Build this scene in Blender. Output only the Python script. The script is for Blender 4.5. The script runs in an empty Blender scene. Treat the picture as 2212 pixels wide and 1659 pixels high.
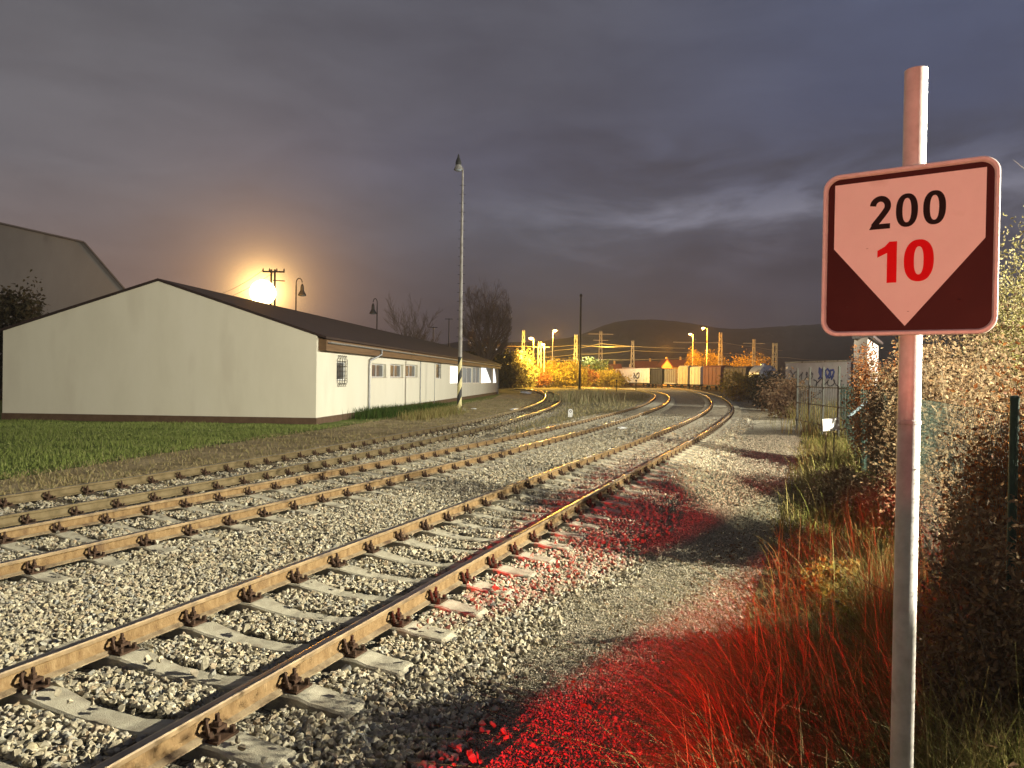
import bpy, bmesh, math, random
import numpy as np
from mathutils import Vector, Matrix

rng = np.random.default_rng(7)
random.seed(7)
SC = bpy.context.scene
COL = SC.collection
W = {}          # world anchor of every object's vertices


def lin(r, g, b):
    f = lambda c: (c / 255 / 12.92) if c / 255 <= 0.04045 else ((c / 255 + 0.055) / 1.055) ** 2.4
    return (f(r), f(g), f(b), 1.0)


# ------------------------------------------------------------------ camera
FPX = 710.0
KS = 1024 / 2212
CAM_Z = 2.054
PITCH = -math.atan((829.5 - 815.0) * KS / FPX)
ROLL = math.radians(0.9)
cfwd = Vector((0, math.cos(PITCH), math.sin(PITCH)))
r0 = Vector((1, 0, 0))
u0 = r0.cross(cfwd)
cright = r0 * math.cos(ROLL) + u0 * math.sin(ROLL)
cup = u0 * math.cos(ROLL) - r0 * math.sin(ROLL)
cam_data = bpy.data.cameras.new("camera")
cam_data.sensor_width = 36.0
cam_data.lens = FPX / 1024 * 36.0
cam_data.clip_start = 0.05
cam_data.clip_end = 9000
cam = bpy.data.objects.new("camera", cam_data)
COL.objects.link(cam)
M = Matrix((cright, cup, -cfwd)).transposed().to_4x4()
M.translation = Vector((0, 0, CAM_Z))
cam.matrix_world = M
SC.camera = cam
CAMP = Vector((0, 0, CAM_Z))


def ray(px, py):
    """direction through a point of the 2212 px wide survey of the photograph"""
    d = cfwd * FPX + cright * ((px - 1106) * KS) - cup * ((py - 829.5) * KS)
    return d.normalized()


def at(px, py, Y):
    d = ray(px, py)
    return CAMP + d * (Y / d.y)


def ground(px, py, z=0.0):
    d = ray(px, py)
    return CAMP + d * ((z - CAM_Z) / d.z)


# ------------------------------------------------------------------ objects
def link(o, parent=None, anchor=(0, 0, 0)):
    COL.objects.link(o)
    a = Vector(anchor)
    W[o.name] = a
    o.location = a
    if parent is not None:
        o.parent = parent
        o.matrix_parent_inverse = Matrix.Translation(-W[parent.name])
    return o


def tag(o, label=None, cat=None, group=None, kind=None):
    if label: o["label"] = label
    if cat: o["category"] = cat
    if group: o["group"] = group
    if kind: o["kind"] = kind
    return o


def thing(name, label, cat, loc=(0, 0, 0), group=None):
    o = bpy.data.objects.new(name, None)
    o.empty_display_size = 0.2
    link(o, None, loc)
    return tag(o, label, cat, group)


def copy_thing(src, delta, label=None, group=None, rz=0.0, scale=1.0):
    r = src.copy(); COL.objects.link(r)
    r.location = src.location + Vector(delta)
    W[r.name] = W[src.name] + Vector(delta)
    r.rotation_euler = (0, 0, rz)
    r.scale = (scale, scale, scale)
    if label: r["label"] = label
    if group: r["group"] = group
    for ch in [c for c in SC.objects if c.parent == src]:
        c = ch.copy(); COL.objects.link(c); c.parent = r
        for g in [x for x in SC.objects if x.parent == ch]:
            d = g.copy(); COL.objects.link(d); d.parent = c
    return r


class MB:
    def __init__(s):
        s.v = []; s.f = []; s.m = []
        s.mi = 0

    def add(s, vs, fs):
        n = len(s.v)
        s.v += [tuple(v) for v in vs]
        s.f += [tuple(i + n for i in f) for f in fs]
        s.m += [s.mi] * len(fs)
        return s

    def box(s, c, size, rot=None, ax=None):
        hx, hy, hz = size[0] / 2, size[1] / 2, size[2] / 2
        vs = []
        for x, y, z in ((-1, -1, -1), (1, -1, -1), (1, 1, -1), (-1, 1, -1), (-1, -1, 1), (1, -1, 1), (1, 1, 1), (-1, 1, 1)):
            p = Vector((x * hx, y * hy, z * hz))
            if rot is not None: p = rot @ p
            if ax is not None: p = ax[0] * p.x + ax[1] * p.y + ax[2] * p.z
            vs.append(Vector(c) + p)
        return s.add(vs, [(0, 3, 2, 1), (4, 5, 6, 7), (0, 1, 5, 4), (1, 2, 6, 5), (2, 3, 7, 6), (3, 0, 4, 7)])

    def bar(s, p0, p1, w, h=None):
        p0, p1 = Vector(p0), Vector(p1)
        d = p1 - p0
        L = d.length
        z = d.normalized()
        t = Vector((0, 0, 1)) if abs(z.z) < 0.95 else Vector((1, 0, 0))
        x = z.cross(t).normalized(); y = x.cross(z)
        return s.box((p0 + p1) / 2, (w, h or w, L), ax=(x, y, z))

    def tube(s, p0, p1, ra, rb=None, n=8, caps=True):
        return s.poly([p0, p1], [ra, ra if rb is None else rb], n, caps)

    def poly(s, pts, rad, n=8, caps=True):
        pts = [Vector(p) for p in pts]
        vs = []; fs = []
        prevx = None
        for i, p in enumerate(pts):
            d = (pts[min(i + 1, len(pts) - 1)] - pts[max(i - 1, 0)]).normalized()
            if prevx is None:
                t = Vector((0, 0, 1)) if abs(d.z) < 0.9 else Vector((1, 0, 0))
                x = d.cross(t).normalized()
            else:
                x = (prevx - d * prevx.dot(d)).normalized()
            prevx = x
            y = d.cross(x)
            r = rad[i] if isinstance(rad, (list, tuple)) else rad
            for k in range(n):
                a = 2 * math.pi * k / n
                vs.append(p + x * (r * math.cos(a)) + y * (r * math.sin(a)))
        for i in range(len(pts) - 1):
            for k in range(n):
                k2 = (k + 1) % n
                fs.append((i * n + k, i * n + k2, (i + 1) * n + k2, (i + 1) * n + k))
        if caps:
            fs.append(tuple(range(n - 1, -1, -1)))
            fs.append(tuple(range((len(pts) - 1) * n, len(pts) * n)))
        return s.add(vs, fs)

    def lathe(s, c, prof, n=16):
        """prof: list of (radius, z) round the vertical through c"""
        c = Vector(c)
        vs = []; fs = []
        for r, z in prof:
            for k in range(n):
                a = 2 * math.pi * k / n
                vs.append(c + Vector((r * math.cos(a), r * math.sin(a), z)))
        for i in range(len(prof) - 1):
            for k in range(n):
                k2 = (k + 1) % n
                fs.append((i * n + k, i * n + k2, (i + 1) * n + k2, (i + 1) * n + k))
        fs.append(tuple(range(n - 1, -1, -1)))
        fs.append(tuple(range((len(prof) - 1) * n, len(prof) * n)))
        return s.add(vs, fs)

    def prism(s, pts, d):
        """polygon pts (3-D, planar) pushed along vector d"""
        pts = [Vector(p) for p in pts]; d = Vector(d); n = len(pts)
        vs = pts + [p + d for p in pts]
        fs = [tuple(range(n - 1, -1, -1)), tuple(range(n, 2 * n))]
        for k in range(n):
            fs.append((k, (k + 1) % n, n + (k + 1) % n, n + k))
        return s.add(vs, fs)

    def build(s, name, mats, parent=None, anchor=(0, 0, 0), smooth=False):
        me = bpy.data.meshes.new(name)
        a = Vector(anchor)
        me.from_pydata([tuple(Vector(v) - a) for v in s.v], [], s.f)
        if not isinstance(mats, (list, tuple)): mats = [mats]
        for m in mats: me.materials.append(m)
        if len(mats) > 1: me.polygons.foreach_set("material_index", s.m)
        bm = bmesh.new(); bm.from_mesh(me)
        bmesh.ops.recalc_face_normals(bm, faces=bm.faces)
        bm.to_mesh(me); bm.free()
        if smooth:
            me.shade_smooth()
            try: me.set_sharp_from_angle(angle=math.radians(40))
            except Exception: pass
        me.update()
        return link(bpy.data.objects.new(name, me), parent, anchor)


def fast(name, V, F, mats, parent=None, smooth=False, midx=None):
    V = np.ascontiguousarray(V, dtype=np.float32); F = np.ascontiguousarray(F, dtype=np.int32)
    me = bpy.data.meshes.new(name)
    me.vertices.add(len(V)); me.vertices.foreach_set("co", V.ravel())
    m, k = F.shape
    me.loops.add(m * k); me.loops.foreach_set("vertex_index", F.ravel())
    me.polygons.add(m); me.polygons.foreach_set("loop_start", np.arange(0, m * k, k, dtype=np.int32))
    if not isinstance(mats, (list, tuple)): mats = [mats]
    for x in mats: me.materials.append(x)
    if midx is not None: me.polygons.foreach_set("material_index", np.ascontiguousarray(midx, dtype=np.int32))
    me.polygons.foreach_set("use_smooth", np.full(m, smooth, dtype=bool))
    me.update(calc_edges=True)
    return link(bpy.data.objects.new(name, me), parent)


# ------------------------------------------------------------------ numpy noise
_tab = rng.random((256, 256))


def vnoise(x, y, s):
    x = np.asarray(x) / s + 1000.3; y = np.asarray(y) / s + 1000.7
    xi = np.floor(x).astype(int); yi = np.floor(y).astype(int)
    fx = x - xi; fy = y - yi
    fx = fx * fx * (3 - 2 * fx); fy = fy * fy * (3 - 2 * fy)
    a = _tab[xi % 256, yi % 256]; b = _tab[(xi + 1) % 256, yi % 256]
    c = _tab[xi % 256, (yi + 1) % 256]; d = _tab[(xi + 1) % 256, (yi + 1) % 256]
    return (a * (1 - fx) + b * fx) * (1 - fy) + (c * (1 - fx) + d * fx) * fy


# ------------------------------------------------------------------ materials
def base_mat(name):
    m = bpy.data.materials.new(name); m.use_nodes = True
    nt = m.node_tree
    return m, nt, nt.nodes["Principled BSDF"]


def N(nt, t, **kw):
    n = nt.nodes.new(t)
    for k, v in kw.items():
        if k.startswith("i_"):
            key = k[2:]
            key = int(key) if key.isdigit() else key.replace("_", " ")
            n.inputs[key].default_value = v
        else:
            setattr(n, k, v)
    return n


def ramp(nt, fac, stops, interp="LINEAR"):
    r = nt.nodes.new("ShaderNodeValToRGB")
    r.color_ramp.interpolation = interp
    els = r.color_ramp.elements
    while len(els) > 1: els.remove(els[-1])
    els[0].position = stops[0][0]; els[0].color = (*stops[0][1][:3], 1)
    for p, c in stops[1:]:
        e = els.new(p); e.color = (*c[:3], 1)
    nt.links.new(fac, r.inputs[0])
    return r.outputs[0]


def pm(name, stops, scale=3.0, rough=0.8, metal=0.0, bump=0.0, bscale=None, detail=6.0, stretch=(1, 1, 1), spec=0.3, coords="Object", bdist=0.02, distort=0.0, dirt=None):
    """noise-driven surface: stops are colours from low to high noise; dirt = (colour, scale, threshold)"""
    m, nt, b = base_mat(name)
    L = nt.links.new
    tc = N(nt, "ShaderNodeTexCoord")
    mp = N(nt, "ShaderNodeMapping"); mp.inputs["Scale"].default_value = stretch
    L(tc.outputs[coords], mp.inputs[0])
    nz = N(nt, "ShaderNodeTexNoise"); nz.inputs["Scale"].default_value = scale; nz.inputs["Detail"].default_value = detail
    nz.inputs["Roughness"].default_value = 0.65; nz.inputs["Distortion"].default_value = distort
    L(mp.outputs[0], nz.inputs["Vector"])
    if len(stops) == 1: stops = [stops[0], stops[0]]
    k = len(stops)
    col = ramp(nt, nz.outputs["Fac"], [(0.32 + 0.36 * i / (k - 1), c) for i, c in enumerate(stops)])
    if dirt:
        dn = N(nt, "ShaderNodeTexNoise"); dn.inputs["Scale"].default_value = dirt[1]; dn.inputs["Detail"].default_value = 8
        L(mp.outputs[0], dn.inputs["Vector"])
        fac = ramp(nt, dn.outputs["Fac"], [(dirt[2], (0, 0, 0)), (dirt[2] + 0.15, (1, 1, 1))])
        mx = N(nt, "ShaderNodeMix", data_type="RGBA")
        L(fac, mx.inputs[0]); L(col, mx.inputs[6]); mx.inputs[7].default_value = (*dirt[0][:3], 1)
        col = mx.outputs[2]
    L(col, b.inputs["Base Color"])
    b.inputs["Roughness"].default_value = rough; b.inputs["Metallic"].default_value = metal
    b.inputs["Specular IOR Level"].default_value = spec
    if bump:
        bn = N(nt, "ShaderNodeTexNoise"); bn.inputs["Scale"].default_value = bscale or scale * 4; bn.inputs["Detail"].default_value = 8
        L(mp.outputs[0], bn.inputs["Vector"])
        bp = N(nt, "ShaderNodeBump"); bp.inputs["Strength"].default_value = bump; bp.inputs["Distance"].default_value = bdist
        L(bn.outputs["Fac"], bp.inputs["Height"]); L(bp.outputs[0], b.inputs["Normal"])
    return m


def island_mat(name, stops, rough=0.85, spec=0.2, trans=0.0, noise=None, bump=0.0):
    """one colour per separate piece (stone, leaf, blade)"""
    m, nt, b = base_mat(name)
    L = nt.links.new
    g = N(nt, "ShaderNodeNewGeometry")
    k = len(stops)
    col = ramp(nt, g.outputs["Random Per Island"], [(i / (k - 1), c) for i, c in enumerate(stops)])
    if noise:
        tc = N(nt, "ShaderNodeTexCoord")
        nz = N(nt, "ShaderNodeTexNoise"); nz.inputs["Scale"].default_value = noise; nz.inputs["Detail"].default_value = 5
        L(tc.outputs["Object"], nz.inputs["Vector"])
        v = ramp(nt, nz.outputs["Fac"], [(0.3, (0.62, 0.6, 0.56)), (0.7, (1.12, 1.1, 1.08))])
        mx = N(nt, "ShaderNodeMix", data_type="RGBA", blend_type="MULTIPLY"); mx.inputs[0].default_value = 1.0
        L(col, mx.inputs[6]); L(v, mx.inputs[7]); col = mx.outputs[2]
        if bump:
            bp = N(nt, "ShaderNodeBump"); bp.inputs["Strength"].default_value = bump; bp.inputs["Distance"].default_value = 0.01
            L(nz.outputs["Fac"], bp.inputs["Height"]); L(bp.outputs[0], b.inputs["Normal"])
    L(col, b.inputs["Base Color"])
    b.inputs["Roughness"].default_value = rough; b.inputs["Specular IOR Level"].default_value = spec
    if trans:
        t = N(nt, "ShaderNodeBsdfTranslucent"); L(col, t.inputs[0])
        ms = N(nt, "ShaderNodeMixShader"); ms.inputs[0].default_value = trans
        out = nt.nodes["Material Output"]
        L(b.outputs[0], ms.inputs[1]); L(t.outputs[0], ms.inputs[2]); L(ms.outputs[0], out.inputs["Surface"])
    return m


def emit(name, col, strength):
    m, nt, b = base_mat(name)
    b.inputs["Base Color"].default_value = (*col[:3], 1)
    b.inputs["Emission Color"].default_value = (*col[:3], 1)
    b.inputs["Emission Strength"].default_value = strength
    return m


def gravel_mat(name, stops, gap, scale, bump=0.6, bdist=0.03, big=None):
    """crushed stone: one colour per cell, dark joints, bumps; big = (stops, scale) of wide patches multiplied over it"""
    m, nt, b = base_mat(name)
    L = nt.links.new
    tc = N(nt, "ShaderNodeTexCoord")
    vo = N(nt, "ShaderNodeTexVoronoi"); vo.inputs["Scale"].default_value = scale
    L(tc.outputs["Object"], vo.inputs["Vector"])
    k = len(stops)
    sp = N(nt, "ShaderNodeSeparateColor"); L(vo.outputs["Color"], sp.inputs[0])
    col = ramp(nt, sp.outputs[0], [(i / (k - 1), c) for i, c in enumerate(stops)])
    ve = N(nt, "ShaderNodeTexVoronoi", feature="DISTANCE_TO_EDGE"); ve.inputs["Scale"].default_value = scale
    L(tc.outputs["Object"], ve.inputs["Vector"])
    ed = ramp(nt, ve.outputs["Distance"], [(0.0, (0, 0, 0)), (0.14, (1, 1, 1))])
    mx = N(nt, "ShaderNodeMix", data_type="RGBA")
    L(ed, mx.inputs[0]); mx.inputs[6].default_value = (*gap[:3], 1); L(col, mx.inputs[7])
    col = mx.outputs[2]
    if big:
        nz = N(nt, "ShaderNodeTexNoise"); nz.inputs["Scale"].default_value = big[1]; nz.inputs["Detail"].default_value = 7
        L(tc.outputs["Object"], nz.inputs["Vector"])
        kk = len(big[0])
        bc = ramp(nt, nz.outputs["Fac"], [(0.35 + 0.3 * i / (kk - 1), c) for i, c in enumerate(big[0])])
        m2 = N(nt, "ShaderNodeMix", data_type="RGBA", blend_type="MULTIPLY"); m2.inputs[0].default_value = 1
        L(col, m2.inputs[6]); L(bc, m2.inputs[7]); col = m2.outputs[2]
    L(col, b.inputs["Base Color"])
    b.inputs["Roughness"].default_value = 0.95; b.inputs["Specular IOR Level"].default_value = 0.1
    n2 = N(nt, "ShaderNodeTexNoise"); n2.inputs["Scale"].default_value = scale * 2.5; n2.inputs["Detail"].default_value = 4
    L(tc.outputs["Object"], n2.inputs["Vector"])
    ad = N(nt, "ShaderNodeMath", operation="MULTIPLY_ADD"); L(n2.outputs["Fac"], ad.inputs[0]); ad.inputs[1].default_value = 0.4; L(ve.outputs["Distance"], ad.inputs[2])
    bp = N(nt, "ShaderNodeBump"); bp.inputs["Strength"].default_value = bump; bp.inputs["Distance"].default_value = bdist
    L(ad.outputs[0], bp.inputs["Height"]); L(bp.outputs[0], b.inputs["Normal"])
    return m


MT = {}
MT["rail_side"] = pm("rusty_rail_web", [(0.12, 0.073, 0.034), (0.19, 0.122, 0.056), (0.225, 0.15, 0.072), (0.28, 0.195, 0.10)], 16, 0.8, 0.0, 0.35, 110, stretch=(1, 1, .5), spec=0.2, detail=12, dirt=((0.10, 0.06, 0.034), 5.0, 0.6))
MT["rail_foot"] = pm("dusty_rail_foot", [(0.13, 0.095, 0.06), (0.22, 0.17, 0.105), (0.30, 0.24, 0.15)], 9, 0.9, 0.0, 0.35, 90, spec=0.1, detail=10, dirt=((0.09, 0.06, 0.04), 4.0, 0.55))
MT["rail_head"] = pm("greasy_rail_head_side", [(0.13, 0.09, 0.05), (0.24, 0.17, 0.09), (0.34, 0.25, 0.14)], 6, 0.55, 0.1, 0.15, 90, spec=0.4, detail=10, dirt=((0.07, 0.05, 0.035), 3.0, 0.55))
MT["rail_old"] = pm("dull_brown_rail_side", [(0.09, 0.07, 0.035), (0.15, 0.115, 0.06), (0.19, 0.15, 0.085)], 5, 0.8, 0.0, 0.15, 60, spec=0.25)
MT["rail_top"] = pm("worn_rail_head", [(0.10, 0.09, 0.085), (0.22, 0.20, 0.19)], 4, 0.28, 0.9, 0.0, stretch=(1, 1, 1), spec=0.5)
MT["concrete"] = pm("sleeper_concrete", [(0.25, 0.23, 0.175), (0.35, 0.325, 0.245), (0.43, 0.40, 0.305)], 9, 0.9, 0, 0.35, 120, stretch=(1, 1, 1), dirt=((0.14, 0.105, 0.07), 2.6, 0.53))
MT["timber"] = pm("sleeper_timber", [(0.04, 0.03, 0.02), (0.09, 0.07, 0.045)], 6, 0.9, 0, 0.5, 60, stretch=(1, 6, 6))
MT["clip"] = pm("rusty_clip_iron", [(0.035, 0.02, 0.013), (0.075, 0.04, 0.022)], 30, 0.7, 0.2, 0.2, 150)
STONES = [(0.17, 0.15, 0.115), (0.34, 0.315, 0.235), (0.46, 0.42, 0.31), (0.27, 0.255, 0.21), (0.40, 0.35, 0.23), (0.52, 0.49, 0.38), (0.29, 0.30, 0.28), (0.38, 0.30, 0.2), (0.34, 0.32, 0.25), (0.52, 0.49, 0.38)]
MT["stone"] = island_mat("crushed_stone", STONES, 0.9, 0.15, noise=35, bump=0.4)
MT["bed"] = gravel_mat("ballast_bed", STONES, (0.06, 0.052, 0.038), 22, 1.0, 0.05)
MT["path"] = gravel_mat("fine_gravel", [(0.16, 0.145, 0.11), (0.33, 0.30, 0.23), (0.24, 0.22, 0.17), (0.46, 0.43, 0.34), (0.34, 0.29, 0.2)], (0.045, 0.04, 0.03), 42, 1.0, 0.03, big=([(0.75, 0.74, 0.66), (1.2, 1.18, 1.12), (0.95, 0.93, 0.82), (1.25, 1.23, 1.18)], 0.8))
MT["pebble"] = island_mat("fine_pebble", [(0.15, 0.135, 0.10), (0.33, 0.30, 0.22), (0.26, 0.24, 0.19), (0.46, 0.42, 0.32), (0.36, 0.29, 0.2)], 0.9, 0.15)
MT["soil"] = pm("weedy_soil", [(0.05, 0.045, 0.02), (0.10, 0.09, 0.04), (0.17, 0.14, 0.08)], 0.35, 0.95, 0, 0.8, 6, detail=10, spec=0.05, bdist=0.06)
MT["yard"] = pm("dark_yard_ground", [(0.03, 0.025, 0.014), (0.06, 0.045, 0.025), (0.10, 0.07, 0.04)], 0.06, 0.95, 0, 0.6, 1.2, detail=10, spec=0.05, bdist=0.1)
MT["lawn"] = pm("lawn_turf", [(0.08, 0.105, 0.028), (0.13, 0.17, 0.045), (0.20, 0.235, 0.08)], 0.7, 0.95, 0, 0.8, 18, detail=10, spec=0.05, bdist=0.05)
MT["drystrip"] = pm("dry_grass_strip", [(0.17, 0.135, 0.075), (0.30, 0.24, 0.135), (0.40, 0.325, 0.19)], 1.2, 0.95, 0, 0.8, 22, detail=10, spec=0.05, bdist=0.04)
MT["island"] = pm("weedy_gravel", [(0.08, 0.085, 0.04), (0.15, 0.145, 0.085), (0.22, 0.205, 0.14), (0.11, 0.115, 0.05)], 0.45, 0.95, 0, 0.9, 14, detail=12, spec=0.05, bdist=0.06)

# ------------------------------------------------------------------ ground sheets
def grid_sheet(name, poly_fn, mats, kind="structure"):
    pass


def strip_sheet(name, L_pts, R_pts, z, mat, nz=0.0, across=6, label=None, kind="structure", drop=0.0):
    """sheet between two polylines with equal numbers of points"""
    Lp = np.array(L_pts, float); Rp = np.array(R_pts, float)
    n = len(Lp)
    t = np.linspace(0, 1, across + 1)[None, :, None]
    P = Lp[:, None, :] * (1 - t) + Rp[:, None, :] * t
    x = P[..., 0].ravel(); y = P[..., 1].ravel()
    zz = z + nz * (vnoise(x, y, 1.1) + 0.5 * vnoise(x, y, 0.37) - 0.75)
    tt_ = np.broadcast_to(t[..., 0], P.shape[:2]).ravel()
    zz = zz - drop * np.clip((np.abs(tt_ - .5) - .40) / .10, 0, 1) ** 1.5
    V = np.stack([x, y, zz], 1)
    k = across + 1
    F = np.array([(i * k + j, i * k + j + 1, (i + 1) * k + j + 1, (i + 1) * k + j) for i in range(n - 1) for j in range(across)])
    o = fast(name, V, F, mat, smooth=True)
    return tag(o, label, None, None, kind)


def catmull(P, step=0.25):
    P = np.array(P, float)
    Q = np.vstack([2 * P[0] - P[1], P, 2 * P[-1] - P[-2]])
    out = []
    for i in range(1, len(Q) - 2):
        p0, p1, p2, p3 = Q[i - 1], Q[i], Q[i + 1], Q[i + 2]
        # centripetal parameters
        t0 = 0; t1 = t0 + np.linalg.norm(p1 - p0) ** .5; t2 = t1 + np.linalg.norm(p2 - p1) ** .5; t3 = t2 + np.linalg.norm(p3 - p2) ** .5
        n = max(3, int(np.linalg.norm(p2 - p1) / step))
        for t in np.linspace(t1, t2, n, endpoint=False):
            A1 = (t1 - t) / (t1 - t0) * p0 + (t - t0) / (t1 - t0) * p1
            A2 = (t2 - t) / (t2 - t1) * p1 + (t - t1) / (t2 - t1) * p2
            A3 = (t3 - t) / (t3 - t2) * p2 + (t - t2) / (t3 - t2) * p3
            B1 = (t2 - t) / (t2 - t0) * A1 + (t - t0) / (t2 - t0) * A2
            B2 = (t3 - t) / (t3 - t1) * A2 + (t - t1) / (t3 - t1) * A3
            out.append((t2 - t) / (t2 - t1) * B1 + (t - t1) / (t2 - t1) * B2)
    out.append(P[-1])
    return np.array(out)


class Line:
    """plan curve resampled by arc length; off(d) is the parallel at d metres to the right"""
    def __init__(s, pts, step=0.25):
        c = catmull(pts, step)
        # smooth a little
        for _ in range(60):
            c[1:-1] = 0.25 * c[:-2] + 0.5 * c[1:-1] + 0.25 * c[2:]
        d = np.concatenate([[0], np.cumsum(np.hypot(*np.diff(c, axis=0).T))])
        s.L = d[-1]; n = int(s.L / step) + 1
        s.s = np.linspace(0, s.L, n)
        s.p = np.stack([np.interp(s.s, d, c[:, 0]), np.interp(s.s, d, c[:, 1])], 1)
        s._fr()

    def _fr(s):
        t = np.gradient(s.p, axis=0); t /= np.linalg.norm(t, axis=1)[:, None]
        s.t = t; s.n = np.stack([t[:, 1], -t[:, 0]], 1)

    def off(s, d):
        return s.p + s.n * d

    def shifted(s, d):
        o = object.__new__(Line)
        o.p = s.off(d)
        dd = np.concatenate([[0], np.cumsum(np.hypot(*np.diff(o.p, axis=0).T))])
        n = int(dd[-1] / 0.25) + 1
        o.s = np.linspace(0, dd[-1], n); o.L = dd[-1]
        o.p = np.stack([np.interp(o.s, dd, o.p[:, 0]), np.interp(o.s, dd, o.p[:, 1])], 1)
        o._fr()
        return o

    def frame(s, a):
        x = np.interp(a, s.s, s.p[:, 0]); y = np.interp(a, s.s, s.p[:, 1])
        tx = np.interp(a, s.s, s.t[:, 0]); ty = np.interp(a, s.s, s.t[:, 1])
        h = math.hypot(tx, ty)
        return Vector((x, y, 0)), Vector((tx / h, ty / h, 0)), Vector((ty / h, -tx / h, 0))

    def local(s, x, y, ymax=45):
        """arc length and lateral offset of many points (near part of the line)"""
        sel = s.p[:, 1] < ymax
        P = s.p[sel][::2]; T = s.t[sel][::2]; S = s.s[sel][::2]
        a = np.empty(len(x)); o = np.empty(len(x))
        for i in range(0, len(x), 20000):
            X = x[i:i + 20000]; Y = y[i:i + 20000]
            d = (X[:, None] - P[None, :, 0]) ** 2 + (Y[:, None] - P[None, :, 1]) ** 2
            k = d.argmin(1)
            dx = X - P[k, 0]; dy = Y - P[k, 1]
            a[i:i + 20000] = S[k] + dx * T[k, 0] + dy * T[k, 1]
            o[i:i + 20000] = dx * T[k, 1] - dy * T[k, 0]
        return a, o


HG = 0.7535
A = Line([(-5.57, -6.2), (-1.9, 3.31), (2.1, 13.4), (8.39, 29.2), (15.1, 48.5), (22.9, 77), (30.3, 111), (36.4, 146), (38.3, 168), (37.6, 188), (33.5, 207), (22, 222)]).shifted(-HG)
B = Line([(-9.0, -3.0), (-4.9, 6.83), (-0.66, 16.9), (2.46, 25.2), (5.78, 35), (10.68, 50.7), (15.9, 71.6), (19.9, 92), (21.9, 108.6), (22.5, 125), (21.6, 141), (18.0, 158), (8, 170)]).shifted(-HG)
C = Line([(-8.15, 5.5), (-6.56, 9.14), (-4.95, 13.25), (-3.0, 19.6), (-1.03, 27.3), (1.2, 38.2), (3.3, 52), (4.8, 70), (5.4, 92), (4.2, 108), (0.5, 119), (-8, 129), (-22, 138)]).shifted(-HG)

RAIL_H = 0.149
RAIL_Z = 0.055
# flat-bottom rail, half profile mirrored
hp = [(0.0625, 0.0), (0.0625, 0.010), (0.024, 0.026), (0.0085, 0.040), (0.0075, 0.095), (0.012, 0.106), (0.0335, 0.114), (0.0335, 0.137), (0.029, 0.146), (0.014, 0.149)]
PROF = [(x, z) for x, z in hp] + [(-x, z) for x, z in reversed(hp)]


def rail_mesh(line, d, parent, side_mat, z0=RAIL_Z):
    q = line.off(d)
    # thin out far away
    keep = [0]
    for i in range(1, len(q)):
        gap = 0.5 if q[i, 1] < 40 else 1.5
        if np.hypot(*(q[i] - q[keep[-1]])) > gap or i == len(q) - 1: keep.append(i)
    q = q[keep]; nn = line.n[keep]
    k = len(PROF)
    V = np.zeros((len(q), k, 3))
    for j, (x, z) in enumerate(PROF):
        V[:, j, :2] = q + nn * x
        V[:, j, 2] = z0 + z
    F = []; mi = []
    for i in range(len(q) - 1):
        for j in range(k):
            j2 = (j + 1) % k
            F.append((i * k + j, (i + 1) * k + j, (i + 1) * k + j2, i * k + j2))
            mi.append(1 if j in (8, 9, 10) else 3 if j in (6, 7, 11, 12) else 2 if j in (0, 1, 17, 18) else 0)
    return fast("rail", V.reshape(-1, 3), np.array(F), [side_mat, MT["rail_top"], MT["rail_old"] if side_mat == MT["rail_old"] else MT["rail_foot"], MT["rail_old"] if side_mat == MT["rail_old"] else MT["rail_head"]], parent, False, mi)


def sleeper_mb(half, m):
    """pre-stressed concrete sleeper along local x, waist lower and narrower in the middle"""
    h = half
    xs = [(-h, .115, -.01), (-h + .04, .115, .02), (-1.02, .115, .035), (-.93, .11, .052), (-.58, .11, .052), (-.45, .105, .03), (-.2, .085, -.004), (.2, .085, -.004), (.45, .105, .03), (.58, .11, .052), (.93, .11, .052), (1.02, .115, .035), (h - .04, .115, .02), (h, .115, -.01)]
    xs = [(max(-h, min(h, x)), w, z) for x, w, z in xs]
    vs = []; fs = []
    for x, w, z in xs:
        vs += [(x, -w - .035, -.17), (x, -w, z - .012), (x, -w + .014, z), (x, w - .014, z), (x, w, z - .012), (x, w + .035, -.17)]
    for i in range(len(xs) - 1):
        for j in range(5):
            fs.append((i * 6 + j, i * 6 + j + 1, (i + 1) * 6 + j + 1, (i + 1) * 6 + j))
    fs.append(tuple(range(6))); fs.append(tuple(range((len(xs) - 1) * 6, len(xs) * 6)))
    return MB().add(vs, fs)


def clip_mb(z=0.05):
    """ribbed plate, clamp arm and two upright bolts standing beside the rail foot; local x points away from the rail"""
    b = MB()
    b.box((.085, 0, z + .008), (.125, .16, .016))
    b.box((.052, -.05, z + .032), (.05, .028, .034)); b.box((.052, .05, z + .032), (.05, .028, .034))
    b.box((.055, 0, z + .052), (.085, .062, .02))
    b.tube((.068, 0, z + .02), (.068, 0, z + .128), .0125, n=8)
    b.tube((.068, 0, z + .06), (.068, 0, z + .09), .024, n=6)
    b.poly([(.068, -.062, z + .03), (.06, -.066, z + .075), (.036, -.05, z + .1), (.02, -.02, z + .092)], .0125, 6)
    b.tube((.125, -.055, z + .01), (.125, -.055, z + .05), .017, n=6); b.tube((.125, .055, z + .01), (.125, .055, z + .05), .017, n=6)
    return b


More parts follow.
